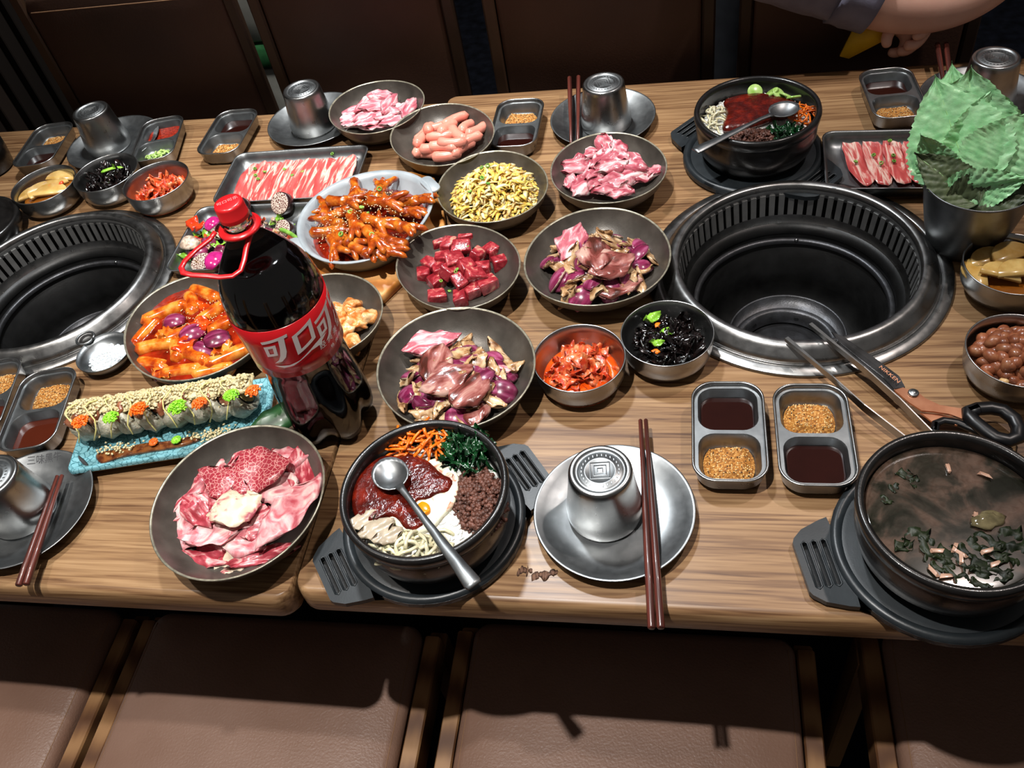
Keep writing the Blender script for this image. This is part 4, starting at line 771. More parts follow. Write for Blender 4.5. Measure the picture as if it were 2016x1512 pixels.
slices('fish_cake_piece', [(365, 680, 0, 0, 30, 3.7, .2, 0), (330, 655, 0, 0, 60, 3.6), (395, 640, 0, 0, 10, 3.8, .3, .1), (320, 735, 0, 0, -30, 3.), (410, 600, 0, 0, -10, 3.), (440, 690, 0, 0, 60, 3.5)], lambda i, L, W: fish[i % 2], 'thin sauced fish cake piece among the rice cakes', 'fish cake', 'fish cake pieces among the rice cakes')
rn = random.Random(2); it = []
for k in range(420):
    x, y, t_ = rpt(rn, (-22.4, 39.6), 6.9, 6.1); it.append(move(blob((.1, .065, .05), 0, 1, 0, 1), (x, y, 2.55 + 1.5 * (1 - t_) + rn.uniform(-.1, .35)), rn.uniform(0, 3)))
stuff('sesame_seeds', it, 'sesame seeds over the rice cakes in red sauce', 'seeds', (-22.4, 39.6, 3), sesame)
# chicken plate behind the bottle
chm = [mesh('chicken_piece', *blob((1.5, 1.1, .8), .35, 1.4, 20 + k, 3), mat('marinated_chicken', [(.34, '#b35a1c'), (.47, '#cf8440'), (.58, '#dfae76'), (.75, '#e8cfa8')], .8, .2, coat=.5, bump=.08, bscale=2.5, detail=6., hue=.1, sub=.15)) for k in range(5)]
scatter('chicken_piece', chm, 24, (-5.7, 39.6), 5.1, 4.9, 0, surf('chicken'), 1.6, 'orange marinated chicken piece on the plate behind the bottle', 'chicken', 'marinated chicken pieces', .6, 5, .9, (.7, 1.))
# ---------------------------------------------------------------- oval pan of chicken feet on a wooden board
PL['pan'] = [-5.23, 57.6, 9.66, -.03, .03, -.31, .13, -.07, .16]
bo = [(610, 420), (640, 375), (700, 350), (760, 338), (810, 336), (855, 348), (872, 395), (876, 450), (843, 505), (785, 550), (752, 582), (705, 587), (640, 570), (597, 520), (595, 460)]
W_ = [at(p[0], p[1], 1.5) for p in bo]; cb = sum(W_, Vector()) / len(W_)
lp = [(p.x - cb.x, p.y - cb.y) for p in W_][::-1]
t = root('wooden_board', (cb.x, cb.y, 0), 'light wooden board under the oval grey pan', 'board')
puddle_v = loft([[(a * k, b * k, z) for a, b in lp] for k, z in ((.97, 0), (1, .15), (1, 1.3), (.98, 1.5))])
put('board', mesh('board', *puddle_v, mat('light_board_wood', [(0, '#a9672a'), (.5, '#c98642'), (1, '#dba263')], .3, .4, tex='wave', stretch=(.4, 1, 1), dist=2.5, detail=3., bump=.003), True), t)
p = PL['pan']
def rfp(a, r, z):
    q = 1.
    for k in (1, 2, 3): q += (p[1 + 2 * k] * cos(k * a) + p[2 + 2 * k] * sin(k * a)) / 9.66
    ax = math.radians(38); return q * .985
p[0] -= .35; p[1] += .7
t = root('oval_pan', (p[0], p[1], 1.5), 'oval grey enamel pan of glazed chicken feet on the wooden board', 'pan')
put('pan_wall', mesh('pan_wall', *lathe([(6.6, 0), (7.4, .1), (8.6, 1.8), (9.35, 3.2), (9.66, 3.45), (9.6, 3.6), (9.1, 3.45), (8.7, 2.9), (8., 1.5), (7., .6), (3, .5), (.1, .5)], 80, rfp), alu), t)
for s in (0, 1):
    a = math.radians(38) + s * PI; r = 9.9
    put('tab_handle', mesh('tab_handle', *move(loft([rrect(1.8 - i, 4. - i, .9, z) for i, z in ((.1, 3.2), (0, 3.28), (0, 3.46), (.15, 3.54))]), (r * cos(a), r * sin(a), 0), a), alu), t)
puddle([(p[0] + 8.1 * rfp(q * PI / 8, 1, 1) * cos(q * PI / 8), p[1] + 8.1 * rfp(q * PI / 8, 1, 1) * sin(q * PI / 8)) for q in range(16)], 2.9, .5, chilid, 'red_sauce', 'glossy red sauce under the chicken feet in the oval pan', 'sauce', px=False, rough=.2)
def chicken_foot(seed):
    rn = random.Random(seed); P = [tube([(-2.6, 0, 0), (-2.2, .05, .12), (-1.3, 0, .2), (-.3, .05, .25), (.5, 0, .3)], [.5, .85, .72, .7, .85], 9)]
    for k, a in enumerate((-.55, -.05, .45)):
        a += rn.uniform(-.12, .12); L = rn.uniform(2.7, 3.6); pts, rad = [], []
        for i in range(10):
            s = i / 9; pts.append((.2 + cos(a) * L * s, sin(a) * L * s, .3 + .35 * sin(s * 2.6) - .1 * s)); rad.append((.6 - .28 * s) * (1 + .16 * (i % 3 == 1)))
        rad[-1] = .06; P.append(tube(pts, rad, 8))
    P.append(tube([(.1, 0, .1), (-.5, 1., -.05), (-.9, 1.7, -.1)], [.5, .4, .15], 7)); P.append(move(blob((1.1, 1., .65), .2, 1.5, seed, 2), (.3, 0, .2)))
    return mesh('chicken_claw', *join(*P), foot)
cf = [chicken_foot(k) for k in range(4)]
lst = [(665, 425, 30), (715, 405, 80), (760, 400, -10), (800, 420, -8), (700, 445, -60), (745, 440, -25), (790, 450, -30), (650, 460, 10), (690, 480, -35), (735, 475, -50), (770, 478, 160), (640, 415, 100), (700, 378, -70), (750, 378, 95), (662, 490, -60), (720, 500, -20), (678, 400, -10), (650, 440, 150), (815, 400, 0), (755, 500, 20)]
slices('chicken_claw', [(px, py, 0, 0, d, 4.2 + (1.3 if k in (4, 5, 6, 9, 2, 16) else .4), .4 * ((k % 3) - 1), .15 * ((k % 2))) for k, (px, py, d) in enumerate(lst)], lambda i, L, W: cf[i % 4], 'orange glazed chicken foot with sesame in the oval pan', 'chicken foot', 'glazed chicken feet')
it = []
for k in range(620):
    x, y, t_ = rpt(rn, (-5.4, 57.4), 7.4, 6.4); it.append(move(blob((.11, .07, .055), 0, 1, 0, 1), (x, y, 4.3 + 1.9 * (1 - t_ * t_) + rn.uniform(-.5, .5)), rn.uniform(0, 3)))
stuff('sesame_seeds', it, 'sesame seeds over the chicken feet', 'seeds', (-5.4, 57.4, 5), sesame)
for i, (px, py) in enumerate([(747, 372), (690, 418), (712, 408), (722, 420), (722, 453), (671, 461), (732, 462)]): put('scallion_piece', gring, None, at(px, py, 6.3), (.4, .3, i), 1.4, 'tiny scallion ring on the chicken feet', 'scallion', 'scallion rings on the chicken feet')
# ---------------------------------------------------------------- blood sausage tray
rtray((-24.6, 58.6), 18.6, 14.2, .0, 'flat steel tray of sesame blood sausage and fried vegetables behind the bottle cap', 1.9)
def sslice(r, h, tilt):
    return mesh('blood_sausage_slice', *lathe([(r * .9, 0), (r, .15), (r, h - .12), (r * .93, h)], 28), [mat('sausage_casing', [(.3, '#1d1012'), (.7, '#3a2226')], 1., .25, coat=.4), ], True)
bface = mat('blood_sausage_cut', [(.0, '#e8ddd0'), (.06, '#c8b4a4'), (.16, '#6a4640'), (1, '#4a2c28')], 3.2, .35, tex='voronoi', dist=15, coat=.2)
for i, (px, py, z, r, tx, ty, lb) in enumerate([(466, 410, 2.6, 1.75, .55, -.55, 'largest blood sausage slice, next to the red bottle cap'), (550, 400, 2.6, 1.65, .75, -.35, 'blood sausage slice standing against the back rim of the tray'), (556, 450, 1.6, 1.35, .7, -.3, 'blood sausage slice near the grey pan'), (395, 515, 1.6, 1.6, .2, -.1, 'blood sausage slice seen through the red handle loop'), (430, 450, 1.4, 1.4, .4, .3, 'blood sausage slice hidden beside the bottle neck')]):
    t = put('blood_sausage_slice', None, None, at(px, py, z), (tx, ty, 0), 1., lb, 'sausage', 'blood sausage slices')
    put('casing', mesh('casing', *lathe([(r * .9, -1.3), (r, -1.15), (r, -.12), (r * .95, 0)], 28), mat('sausage_casing', [(.3, '#1d1012'), (.7, '#3a2226')], 1., .25, coat=.4)), t)
    put('cut_face', mesh('cut_face', *lathe([(r * .95, -.01), (r * .9, .03), (.02, .04)], 28, None, False, True), bface), t)
rn = random.Random(12)
fmx = [mat('fried_pepper', [(.3, '#c3300c'), (.7, '#e8561c')], .8, .2, coat=.5, hue=.2), MATS['green_pepper'], mushm, onif]
vme = [mesh('vegetable_piece', *sheet(.9 + .2 * (k % 2), 1.9 + .4 * (k % 3), .2, .7, 0, 240 + k, 7, 4, .25, .3), fmx[k % 4]) for k in range(8)]
scatter('vegetable_piece', vme, 58, (-25.2, 58.2), 8.2, 6.2, 0, lambda X, Y: .5, 1.2, 'fried vegetable strip among the blood sausage slices', 'vegetable', 'fried vegetables in the blood sausage tray', .7, 3, .3, (.7, 1.15))
scatter('onion_piece', petals, 12, (-26., 57.2), 7., 5.2, 0, lambda X, Y: .9, 1., 'onion petal among the blood sausage slices', 'onion', 'onion petals in the blood sausage tray', .6, 8, .3, (.7, .9))
bigp = mat('pink_onion', [(.3, '#a01560'), (.6, '#c42c80'), (.8, '#d870a8')], .8, .15, coat=.6)
v, f, m_ = shell(2.6, 4.6, 2.3, .35, 3); po = mesh('onion_piece', v, f, [bigp, onif], True, m_)
put('onion_piece', po, None, at(424, 508, 3.1), (.2, .1, 1.45), 1., 'bright magenta onion petal inside the red handle loop', 'onion')
put('onion_piece', po, None, at(418, 438, 3.1), (.3, -.1, 1.1), .7, 'pale pink onion petal left of the red bottle cap', 'onion')
put('pepper_piece', mesh('pepper_piece', *sheet(2., 3.2, .2, .5, 0, 260, 8, 6, .5), redp), None, at(385, 442, 2.6), (.3, 0, -.2), 1., 'jagged red pepper piece at the left rim of the blood sausage tray', 'pepper')
put('spring_onion_stalk', mesh('spring_onion_stalk', *cap_tube(4.6, .35, .3, 8, .8), greenm), None, at(568, 462, 2.1), (0, 0, -.6), 1., 'green spring onion stalk pointing at the grey pan', 'spring onion')
v, f, m_ = shell(2.4, 3.8, 1.9, .4, 5); put('onion_piece', mesh('onion_piece', v, f, [onif, onif], True, m_), None, at(370, 478, 2.7), (.4, 0, -.2), 1., 'curved golden onion slice hanging over the left tray rim', 'onion')
# ---------------------------------------------------------------- salt dish
salt = mat('coarse_salt', [(.3, '#d9dde0'), (.7, '#f4f6f7')], 3., .3, sub=.3, bump=.15, bscale=4.)
sc_ = at(203, 692, 1.9); t = root('salt_dish', (sc_.x, sc_.y, 0), 'small steel dish of coarse salt with a ring handle, beside the left grill', 'dish')
put('dish_body', mesh('dish_body', *lathe([(1.8, 0), (2.6, .3), (3.3, 1.2), (3.52, 1.85), (3.45, 1.92), (3.1, 1.3), (2.2, .55), (.05, .4)], 48), steelm), t)
hd_ = at(163, 662, 2.) - sc_
put('ring_handle', mesh('ring_handle', *tube([(hd_.x * .88 + 1.15 * cos(q * PI / 8), hd_.y * .88 + 1.15 * sin(q * PI / 8), 1.95) for q in range(17)], .16, 8), steelm), t)
it = [lathe([(2.4, 0), (1.9, .45), (1., .75), (.05, .8)], 24, lambda a, r, z: 1 + .1 * sin(3 * a))]
for k in range(340): x, y, t_ = rpt(rn, (0, 0), 2.45); it.append(move(chunk(.24, .22, .2, .2, k % 9), (x, y, .1 + .75 * (1 - t_ * t_)), k))
v, f = join(*it); put('coarse_salt', mesh('coarse_salt', v, f, salt, False), None, (sc_.x + .3, sc_.y - .1, .75), (0, 0, 0), 1., 'white coarse salt in the small dish by the left grill', 'salt', None, 'stuff')
# ---------------------------------------------------------------- sushi
turq = mat('crackled_turquoise_glaze', [(.0, '#274f55'), (.03, '#4a808a'), (.08, '#74a9b3'), (1, '#82b6bf')], 1.5, .2, coat=.4, tex='voronoi', dist=30, bump=.01)
TLc, TRc, BLc = at(172, 797, 1.9), at(524, 741, 1.9), at(124, 930, 1.9)
ux = (TRc - TLc).normalized(); Wd = (TRc - TLc).length + 1.; Hd = (TLc - BLc).length; ang = math.atan2(ux.y, ux.x); uy = Vector((-ux.y, ux.x, 0)); sc0 = TLc + ux * Wd / 2 - uy * Hd / 2
t = root('sushi_dish', (sc0.x, sc0.y, 0), 'long crackled turquoise dish of sushi rolls', 'dish', None, ang)
put('dish_body', mesh('dish_body', *loft([rrect(Wd - i, Hd - i, .8, z, 5) for i, z in ((3, 0), (2.8, .5), (.3, 1.0), (0, 1.3))], True, False), mat('brown_glaze_edge', [(.3, '#5d4a34'), (.7, '#8d7a5c')], 1.5, .3)), t)
put('glazed_top', mesh('glazed_top', *loft([rrect(Wd - i, Hd - i, .8, z, 5) for i, z in ((0, 1.3), (.1, 1.75), (.5, 1.9), (1.6, 1.5), (3., 1.35))], False, True), turq), t)
def sl(u, v_, z=0.): q = sc0 + ux * u + uy * v_; return Vector((q.x, q.y, z))
nori = mat('nori', '#0d1410', rough=.4)
crumb = mat('golden_crumbs', [(.3, '#c2ae7a'), (.7, '#e6dab2')], 2., .5, hue=.1)
eel = mat('glazed_fish_topping', [(.3, '#4a2618'), (.55, '#8a5238'), (.8, '#b88a6a')], 1., .2, coat=.5, bump=.06)
fillm = mat('prawn_filling', [(.3, '#a89a62'), (.55, '#d0b98a'), (.8, '#c7824a')], .9, .3)
for k in range(8):
    u = -Wd / 2 + 2.2 + k * (Wd - 3.6) / 7.6; g = sl(u, .55, 3.45)
    t = put('sushi_roll', None, None, g, (Matrix.Rotation(ang, 3, 'Z') @ Matrix.Rotation(-.55, 3, 'Y') @ Matrix.Rotation(.18, 3, 'X')).to_euler(), 1., 'rice covered sushi roll leaning in the row on the turquoise dish', 'sushi', 'sushi rolls on the turquoise dish')
    rr = lambda a, r, z: 1 + .12 * mnoise.noise(Vector((cos(a) * 3, sin(a) * 3, z * 2 + k)))
    ly = lambda pr, **kw: [(z, x, y) for x, y, z in lathe(pr, 36, rr if kw.get('n') else None)[0]]
    vf = lathe([(1.9, -.95), (2.05, -.8), (2.1, 0), (2.05, .8), (1.9, .98), (1.25, 1.)], 40, rr); put('rice', mesh('rice', [(z, x, y) for x, y, z in vf[0]], [q[::-1] for q in vf[1]], mat('sushi_rice', [(.3, '#98947f'), (.6, '#bdb9a8'), (.8, '#d2cfc2')], 1.5, .35, bump=.12, bscale=2.6, sub=.2)), t)
    for sgn in (-1, 1):
        vf = lathe([(1.22, 1.0), (1.2, 1.04), (1.08, 1.05)], 28, None, False, True); put('nori_ring', mesh('nori_ring', [(z * sgn, x, y) for x, y, z in vf[0]], vf[1], nori), t)
        vf = lathe([(.98, 1.05), (.85, 1.12), (.05, 1.16)], 20, lambda a, r, z: 1 + .1 * sin(3 * a + k), False, True); put('filling', mesh('filling', [(z * sgn, x, y) for x, y, z in vf[0]], vf[1], fillm), t)
    vf = sheet(2.4, 3., .35, .3, 0, 280 + k, 6, 5, .2, -.5); put('fish_topping', mesh('fish_topping', [(x, y, z + 2.15) for x, y, z in move(vf, (0, 0, 0), PI / 2)[0]], vf[1], eel), t)
rn = random.Random(31); it = []
for k in range(1500):
    u = rn.uniform(-Wd / 2 + 1., Wd / 2 - 1.2); q = rn.gauss(0, .75); h = 5.9 - .35 * q * q + rn.uniform(-.25, .3); p_ = sl(u, .9 + q, h); it.append(move(blob((.24, .16, .09), .6, 2, k % 5, 1), tuple(p_), k))
for k in range(14): it.append(move(blob((1.3, 1.25, .45), .3, 1.5, k, 3), tuple(sl(-Wd / 2 + 1.9 + k * (Wd - 3.8) / 13, .9, 5.5)), k))
for k in range(160):
    u = rn.choice((-5.5, 4.2, 5.5)) + rn.gauss(0, 1.2); p_ = sl(u, -2.7 + rn.gauss(0, .35), 1.75 + rn.uniform(0, .5)); it.append(move(blob((.17, .13, .11), .4, 2, k % 5, 1), tuple(p_), k))
stuff('crumb_topping', it, 'pale golden crumbs along the top of the sushi row', 'topping', tuple(sc0 + Vector((0, 0, 3.9))), crumb)
rom = [mat('orange_roe', [(.3, '#e8560c'), (.7, '#fb7a1c')], 2., .2, coat=.5, sub=.2), mat('green_roe', [(.3, '#6fbf1c'), (.7, '#a3e03c')], 2., .2, coat=.5, sub=.2)]
for i, (px, py, z, c_, r, lb) in enumerate([(158, 830, 6.2, 0, .95, 'orange roe mound at the left end of the sushi row'), (218, 822, 6.3, 1, .85, 'green roe mound second from the left end of the sushi row'), (273, 806, 6.5, 0, 1.05, 'largest orange roe mound, in the middle left of the sushi row'), (350, 802, 6.4, 1, 1.1, 'large green roe mound in the middle of the sushi row'), (392, 794, 6.4, 0, .85, 'orange roe mound on the middle right of the sushi row'), (455, 779, 6.4, 1, .9, 'green roe mound near the bottle end of the sushi row'), (498, 770, 6.4, 0, .85, 'orange roe mound at the bottle end of the sushi row'), (302, 870, 2.1, 0, .5, 'small orange roe clump on the dish before the sushi row'), (347, 866, 2.1, 1, .5, 'small green roe clump on the dish before the sushi row')]):
    it = []
    for k in range(120): x, y, t_ = rpt(rn, (0, 0), r); it.append(move(blob((.12, .12, .12), 0, 1, 0, 1), (x, y, .45 * (1 - t_ * t_) * r)))
    it.append(blob((r * .8, r * .8, r * .35), .1, 1, 1, 2)); v, f = join(*it); put('roe_mound', mesh('roe_mound', v, f, rom[c_]), None, at(px, py, z), (0, 0, 0), 1., lb, 'roe')
it = []
for k in range(9):
    u = -Wd / 2 + 1.6 + k * (Wd - 3) / 9; it.append(tube([tuple(sl(u + .5 * sin(q * 1.3 + k), 2. - q * .62, (4.9, 5.7, 6.15, 6.2, 5.9, 5.2, 4.2, 3.2)[q] + .25)) for q in range(8)], .085, 6))
stuff('mayonnaise_drizzle', it, 'pale yellow mayonnaise lines across the sushi rolls', 'sauce', tuple(sc0 + Vector((0, 0, 4.9))), mat('mayonnaise', '#e6dc8e', rough=.25, coat=.3))
puddle([(190, 893), (230, 885), (290, 872), (340, 868), (385, 858), (392, 866), (350, 880), (290, 890), (240, 900), (200, 912)], 1.6, .15, mat('brown_glaze_sauce', [(.35, '#4a2010'), (.6, '#7d4a24')], 1.2, .12, coat=.4), 'brown_sauce', 'brown sauce streak on the front of the turquoise dish', 'sauce', rough=.1)
a_ = at(505, 834, 2.6); leaf = sheet(3.2, 8., .08, .5, 0, 300, 12, 4, .05, .3)
put('garnish_leaf', mesh('garnish_leaf', *leaf, mat('dark_green_leaf', [(0, '#16301a'), (1, '#28502a')], .6, .3, tex='wave', stretch=(.1, 1, 1), coat=.3)), None, at(545, 826, 2.6), (.35, -.1, .62), 1., 'dark green garnish leaf between the sushi and the bottle', 'leaf')
# ---------------------------------------------------------------- cola bottle
BX, BY, BR = -2.65, 27.35, 4.85
t = root('cola_bottle', (BX, BY, 0), 'large plastic bottle of dark cola with red cap, red label and red carrying loop', 'bottle')
t.rotation_euler = (0, math.radians(-1.3), 0)
def petal(a, r, z):
    if z > 6.2: return 1.
    k = (.5 + .5 * cos(5 * a + .6)) ** 1.5; return 1 - .25 * k * (1 - z / 6.2) ** .7
def pz(a, r, z): return (.5 + .5 * cos(5 * a + .6)) ** 1.5 * 1.5 * max(0, 1 - z / 1.6) * min(1, r / 2.5)
prof = [(1.2, 1.1), (2.2, .5), (3.2, .05), (3.9, .15), (4.5, .8), (4.8, 1.8), (4.9, 3.), (4.88, 4.4), (4.75, 6.2), (4.62, 7.8), (4.5, 9.2), (4.42, 10.6), (4.42, 11.8), (4.62, 12.3), (4.72, 14.), (4.82, 17.), (4.88, 19.3), (4.86, 20.2), (4.72, 21.2), (4.4, 22.4), (3.95, 23.4), (3.35, 24.4), (2.6, 25.5), (1.95, 26.4), (1.55, 27.), (1.32, 27.6), (1.24, 28.1), (1.24, 28.6), (1.5, 28.7), (1.5, 28.85), (1.2, 28.95), (1.15, 30.3)]
pet = mat('clear_plastic', '#f2f5f5', rough=.04, trans=1., ior=1.12)
cola = mat('dark_cola', '#060202', rough=.05, spec=.6, coat=.7)
put('plastic_body', mesh('plastic_body', *lathe(prof, 80, petal, True, True, pz), pet), t)
pc = [(r - .1, z + (.25 if z < 2 else 0)) for r, z in prof if z < 24.6] + [(3.1, 24.6), (.1, 24.6)]
put('cola', mesh('cola', *lathe(pc, 80, petal, True, True, pz), cola), t)
labm = mat('red_label', [(.2, '#a30d14'), (.8, '#b3121a')], .2, .25, coat=.3); white = mat('white_print', '#d8d4d2', rough=.3)
put('label', mesh('label', *lathe([(4.66, 12.6), (4.76, 12.62), (4.8, 14.), (4.9, 17.), (4.95, 19.2), (4.85, 19.22)], 96, None, False, False), labm), t)
VA = math.atan2(CAM[1] - BY, CAM[0] - BX)
def wrap(pts, a0, z0, s=1.): 
    out = []
    for x, y in pts:
        z = z0 + y * s; R = 4.87 + (z - 14) * .021; a = VA + (a0 + x * s) / R; out.append((R * cos(a), R * sin(a), z))
    return out
def densify(pts, n=5): return [(p[0] + (q[0] - p[0]) * k / n, p[1] + (q[1] - p[1]) * k / n) for p, q in zip(pts, pts[1:] + pts[:1]) for k in range(n)]
def glyph(outer, holes, a0, z0, s):
    bm = bmesh.new(); E = []
    for lp in [outer] + holes:
        vs = [bm.verts.new((x, y, 0)) for x, y in densify(lp)]; E += [bm.edges.new((vs[i], vs[(i + 1) % len(vs)])) for i in range(len(vs))]
    bmesh.ops.triangle_fill(bm, use_beauty=True, use_dissolve=False, edges=E); bmesh.ops.triangulate(bm, faces=bm.faces)
    for _ in range(3):
        L_ = [e for e in bm.edges if e.calc_length() > .35]
        if L_: bmesh.ops.subdivide_edges(bm, edges=L_, cuts=1); bmesh.ops.triangulate(bm, faces=bm.faces)
    bm.verts.index_update(); v = wrap([(x.co.x, x.co.y) for x in bm.verts], a0, z0, s); f = []
    for q in bm.faces:
        id_ = [x.index for x in q.verts]; f.append(tuple(id_ if q.normal.z > 0 else id_[::-1]))
    bm.free(); return v, f
KE = [([(0, 3.25), (3.1, 3.85), (3.0, 3.45), (2.62, 3.36), (2.25, 1.5), (1.9, .75), (1.3, .2), (.4, 0), (1.05, .5), (1.4, 1.1), (1.7, 2.), (1.95, 3.25), (.05, 2.88)], []), ([(.05, 2.5), (1.45, 2.72), (1.2, 1.2), (-.05, 1.0)], [[(.45, 2.2), (1.02, 2.3), (.88, 1.5), (.38, 1.42)]])]
KO = [([(.25, 3.2), (2.85, 4.1), (2.5, 1.5), (0, .55)], [[(.78, 3.0), (2.3, 3.5), (2.05, 1.75), (.6, 1.15)]])]
LE = [([(.4, 3.9), (2.4, 4.3), (2.3, 3.95), (.9, 3.65), (.8, 2.7), (2.9, 3.1), (2.8, 2.7), (1.95, 2.55), (1.7, .3), (1.2, .1), (1.45, 2.4), (.35, 2.3)], []), ([(.7, 1.7), (.9, 1.5), (.3, .4), (0, .4)], []), ([(2.3, 1.8), (2.6, 1.9), (2.9, .9), (2.6, .8)], [])]
SW = [([(.2, -.35), (1.1, -.8), (2.2, -.7), (3.6, -.1), (4.6, .3), (5.5, .3), (5.9, .1), (6.1, .55), (7.0, 1.0), (6.0, 1.0), (5.2, .8), (4.2, .35), (3.0, -.25), (1.8, -.5)], [])]
gl = []
for G_, a0 in ((KE, -3.35), (KO, -.45), (KE, 2.35), (LE, 5.0)): gl += [glyph(o_, h_, a0, 14.9, .92) for o_, h_ in G_]
gl += [glyph(o_, h_, -3.3, 14.9, .92) for o_, h_ in SW]
put('label_lettering', mesh('label_lettering', *join(*gl), white, False), t)
def text_verts(s, size, font_align='CENTER'):
    cu = bpy.data.curves.new('t', 'FONT'); cu.body = s; cu.size = size; cu.align_x = font_align; cu.resolution_u = 3
    o = bpy.data.objects.new('t', cu); COL.objects.link(o); dg = bpy.context.evaluated_depsgraph_get(); me = bpy.data.meshes.new_from_object(o.evaluated_get(dg))
    v = [(x.co.x, x.co.y) for x in me.vertices]; f = [tuple(q.vertices) for q in me.polygons]; bpy.data.objects.remove(o); bpy.data.meshes.remove(me); return v, f
tv = []
for i, ch in enumerate('经典美味'): a, b = text_verts(ch, .85); tv.append((wrap([(x + y * .12, y) for x, y in a], 2.15 + i * 1.08, 14.55), b))
for i, ch in enumerate('畅爽带劲'): a, b = text_verts(ch, .5); tv.append((wrap(a, 3.2 + i * .8, 13.65), b))
put('small_lettering', mesh('small_lettering', *join(*tv), white, False), t)
redpl = mat('red_plastic', [(.3, '#b8141a'), (.7, '#c41c20')], .3, .3, sub=.1, coat=.2)
cp = lathe([(1.36, 28.95), (1.38, 29.05), (1.36, 29.3), (1.36, 29.36), (1.33, 29.4), (1.33, 30.35), (1.25, 30.55), (1.0, 30.62), (.05, 30.62)], 72, lambda a, r, z: 1 + (.012 * sin(36 * a) if 29.38 < z < 30.4 else 0), False, True)
put('cap', mesh('cap', *cp, redpl), t)
a, b = text_verts('可口可乐', .5); ca = VA + PI / 2; put('cap_lettering', mesh('cap_lettering', [((x * cos(ca) - y * sin(ca)), (x * sin(ca) + y * cos(ca)), 30.63) for x, y in a], b, mat('pink_print', '#d88a8a'), False), t)
put('neck_ring', mesh('neck_ring', *lathe([(1.3, 27.75), (1.95, 27.7), (2.0, 27.85), (1.95, 28.0), (1.3, 28.05)], 48, None, False, False), redpl), t)
Bv = Vector((BX, BY, 0))
lpx = [(436, 455, 27.8), (425, 470, 27.5), (398, 490, 27.2), (375, 512, 26.9), (368, 525, 26.8), (372, 535, 26.7), (390, 540, 26.5), (420, 542, 26.2), (445, 545, 25.9), (470, 543, 25.8), (486, 532, 25.9), (493, 512, 26.3), (497, 490, 26.8), (503, 470, 27.3), (508, 455, 27.7), (500, 446, 27.9)]
put('carrying_loop', mesh('carrying_loop', *tube([tuple(at(px, py, z) - Bv) for px, py, z in lpx], .3, 8, .55), redpl), t)
#@@PART5
# ---------------------------------------------------------------- rice pots
def bed(x, y, lb, seed):
    rn = random.Random(seed); it = [lathe([(7.2, 0), (6.8, .4), (4, .75), (.05, .8)], 40)]
    for k in range(700): a, b, t_ = rpt(rn, (0, 0), 7.); it.append(move(blob((.24, .1, .09), 0, 1, 0, 1), (a, b, .4 + .42 * (1 - t_ * t_) + rn.uniform(0, .08)), rn.uniform(0, 3)))
    v, f = join(*it); put('cooked_rice', mesh('cooked_rice', v, f, ricem), None, (x, y, 5.4), (0, 0, 0), 1., lb, 'rice', None, 'stuff')
bed(12.1, 13.2, 'white rice filling the front stone pot under its toppings', 1); bed(45.4, 73.4, 'white rice filling the back stone pot under its toppings', 2)
ZP = 6.4
puddle([(847, 905), (879, 912), (903, 940), (896, 989), (873, 1015), (850, 1040), (813, 1051), (788, 1042), (760, 1014), (765, 1000), (800, 960)], ZP + .1, .25, eggw, 'fried_egg', 'fried egg half covered by red sauce in the front pot', 'egg', rough=.1)
puddle([(820, 1000), (832, 990), (846, 996), (848, 1010), (836, 1016), (824, 1010)], ZP + .3, .4, mat('egg_yolk', '#e08a10', rough=.15, coat=.4, sub=.2), 'egg_yolk', 'orange egg yolk showing through the sauce in the front pot', 'egg')
puddle([(758, 897), (788, 899), (805, 893), (843, 907), (868, 930), (893, 947), (884, 968), (862, 975), (845, 985), (826, 988), (812, 1000), (822, 1018), (838, 1026), (826, 1042), (801, 1045), (780, 1022), (757, 1020), (733, 1031), (699, 1017), (693, 981), (701, 947), (728, 913)], ZP + .22, .45, gochu, 'chilli_paste', 'dark red chilli paste over the egg in the front pot', 'sauce', rough=.1, n=80)
puddle([(1427, 198), (1479, 186), (1513, 188), (1562, 199), (1572, 214), (1545, 232), (1527, 234), (1490, 247), (1434, 257), (1422, 250), (1431, 222)], ZP + .3, .5, gochu, 'chilli_paste', 'dark red chilli paste in the back pot', 'sauce', rough=.06, n=60)
def strand(L, r, cu, seed, m, nm):
    rn = random.Random(seed); return mesh(nm, *tube([(L * (s / 6 - .5), cu * sin(s / 6 * PI) + rn.uniform(-.08, .08), rn.uniform(-.06, .06) + .25 * sin(s / 6 * PI * 2 + seed)) for s in range(7)], r, 6, .7), m)
crs = [strand(3.6 - .4 * (k % 3), .15, .3 + .3 * (k % 2), k, carrot, 'carrot_strip') for k in range(4)]
q = at(828, 872, 6.8); scatter('carrot_strip', crs, 42, (q.x, q.y), 3.7, 1.9, .1, lambda X, Y: 6.2, 1., 'orange carrot strip at the back of the front pot', 'carrot', 'carrot strips in the front pot', .35, 2, .2)
q = at(1581, 222, 6.8); scatter('carrot_strip', crs, 22, (q.x, q.y), 1.5, 2.2, -.3, lambda X, Y: 6.2, .8, 'orange carrot strip in the back pot', 'carrot', 'carrot strips in the back pot', .35, 3, .2, (.7, .95))
spr = [strand(3. - .3 * (k % 3), .19, .5 + .3 * (k % 2), k + 9, sprm, 'bean_sprout') for k in range(4)]
q = at(815, 1074, 6.6); scatter('bean_sprout', spr, 34, (q.x, q.y), 3.5, 1.5, .12, lambda X, Y: 5.9, .9, 'pale bean sprout at the front of the front pot', 'bean sprout', 'bean sprouts in the front pot', .35, 2, .2)
q = at(1410, 230, 6.6); scatter('bean_sprout', spr, 22, (q.x, q.y), 1.3, 2.8, -.1, lambda X, Y: 6.1, .8, 'pale bean sprout at the left of the back pot', 'bean sprout', 'bean sprouts in the back pot', .35, 5, .2, (.7, .95))
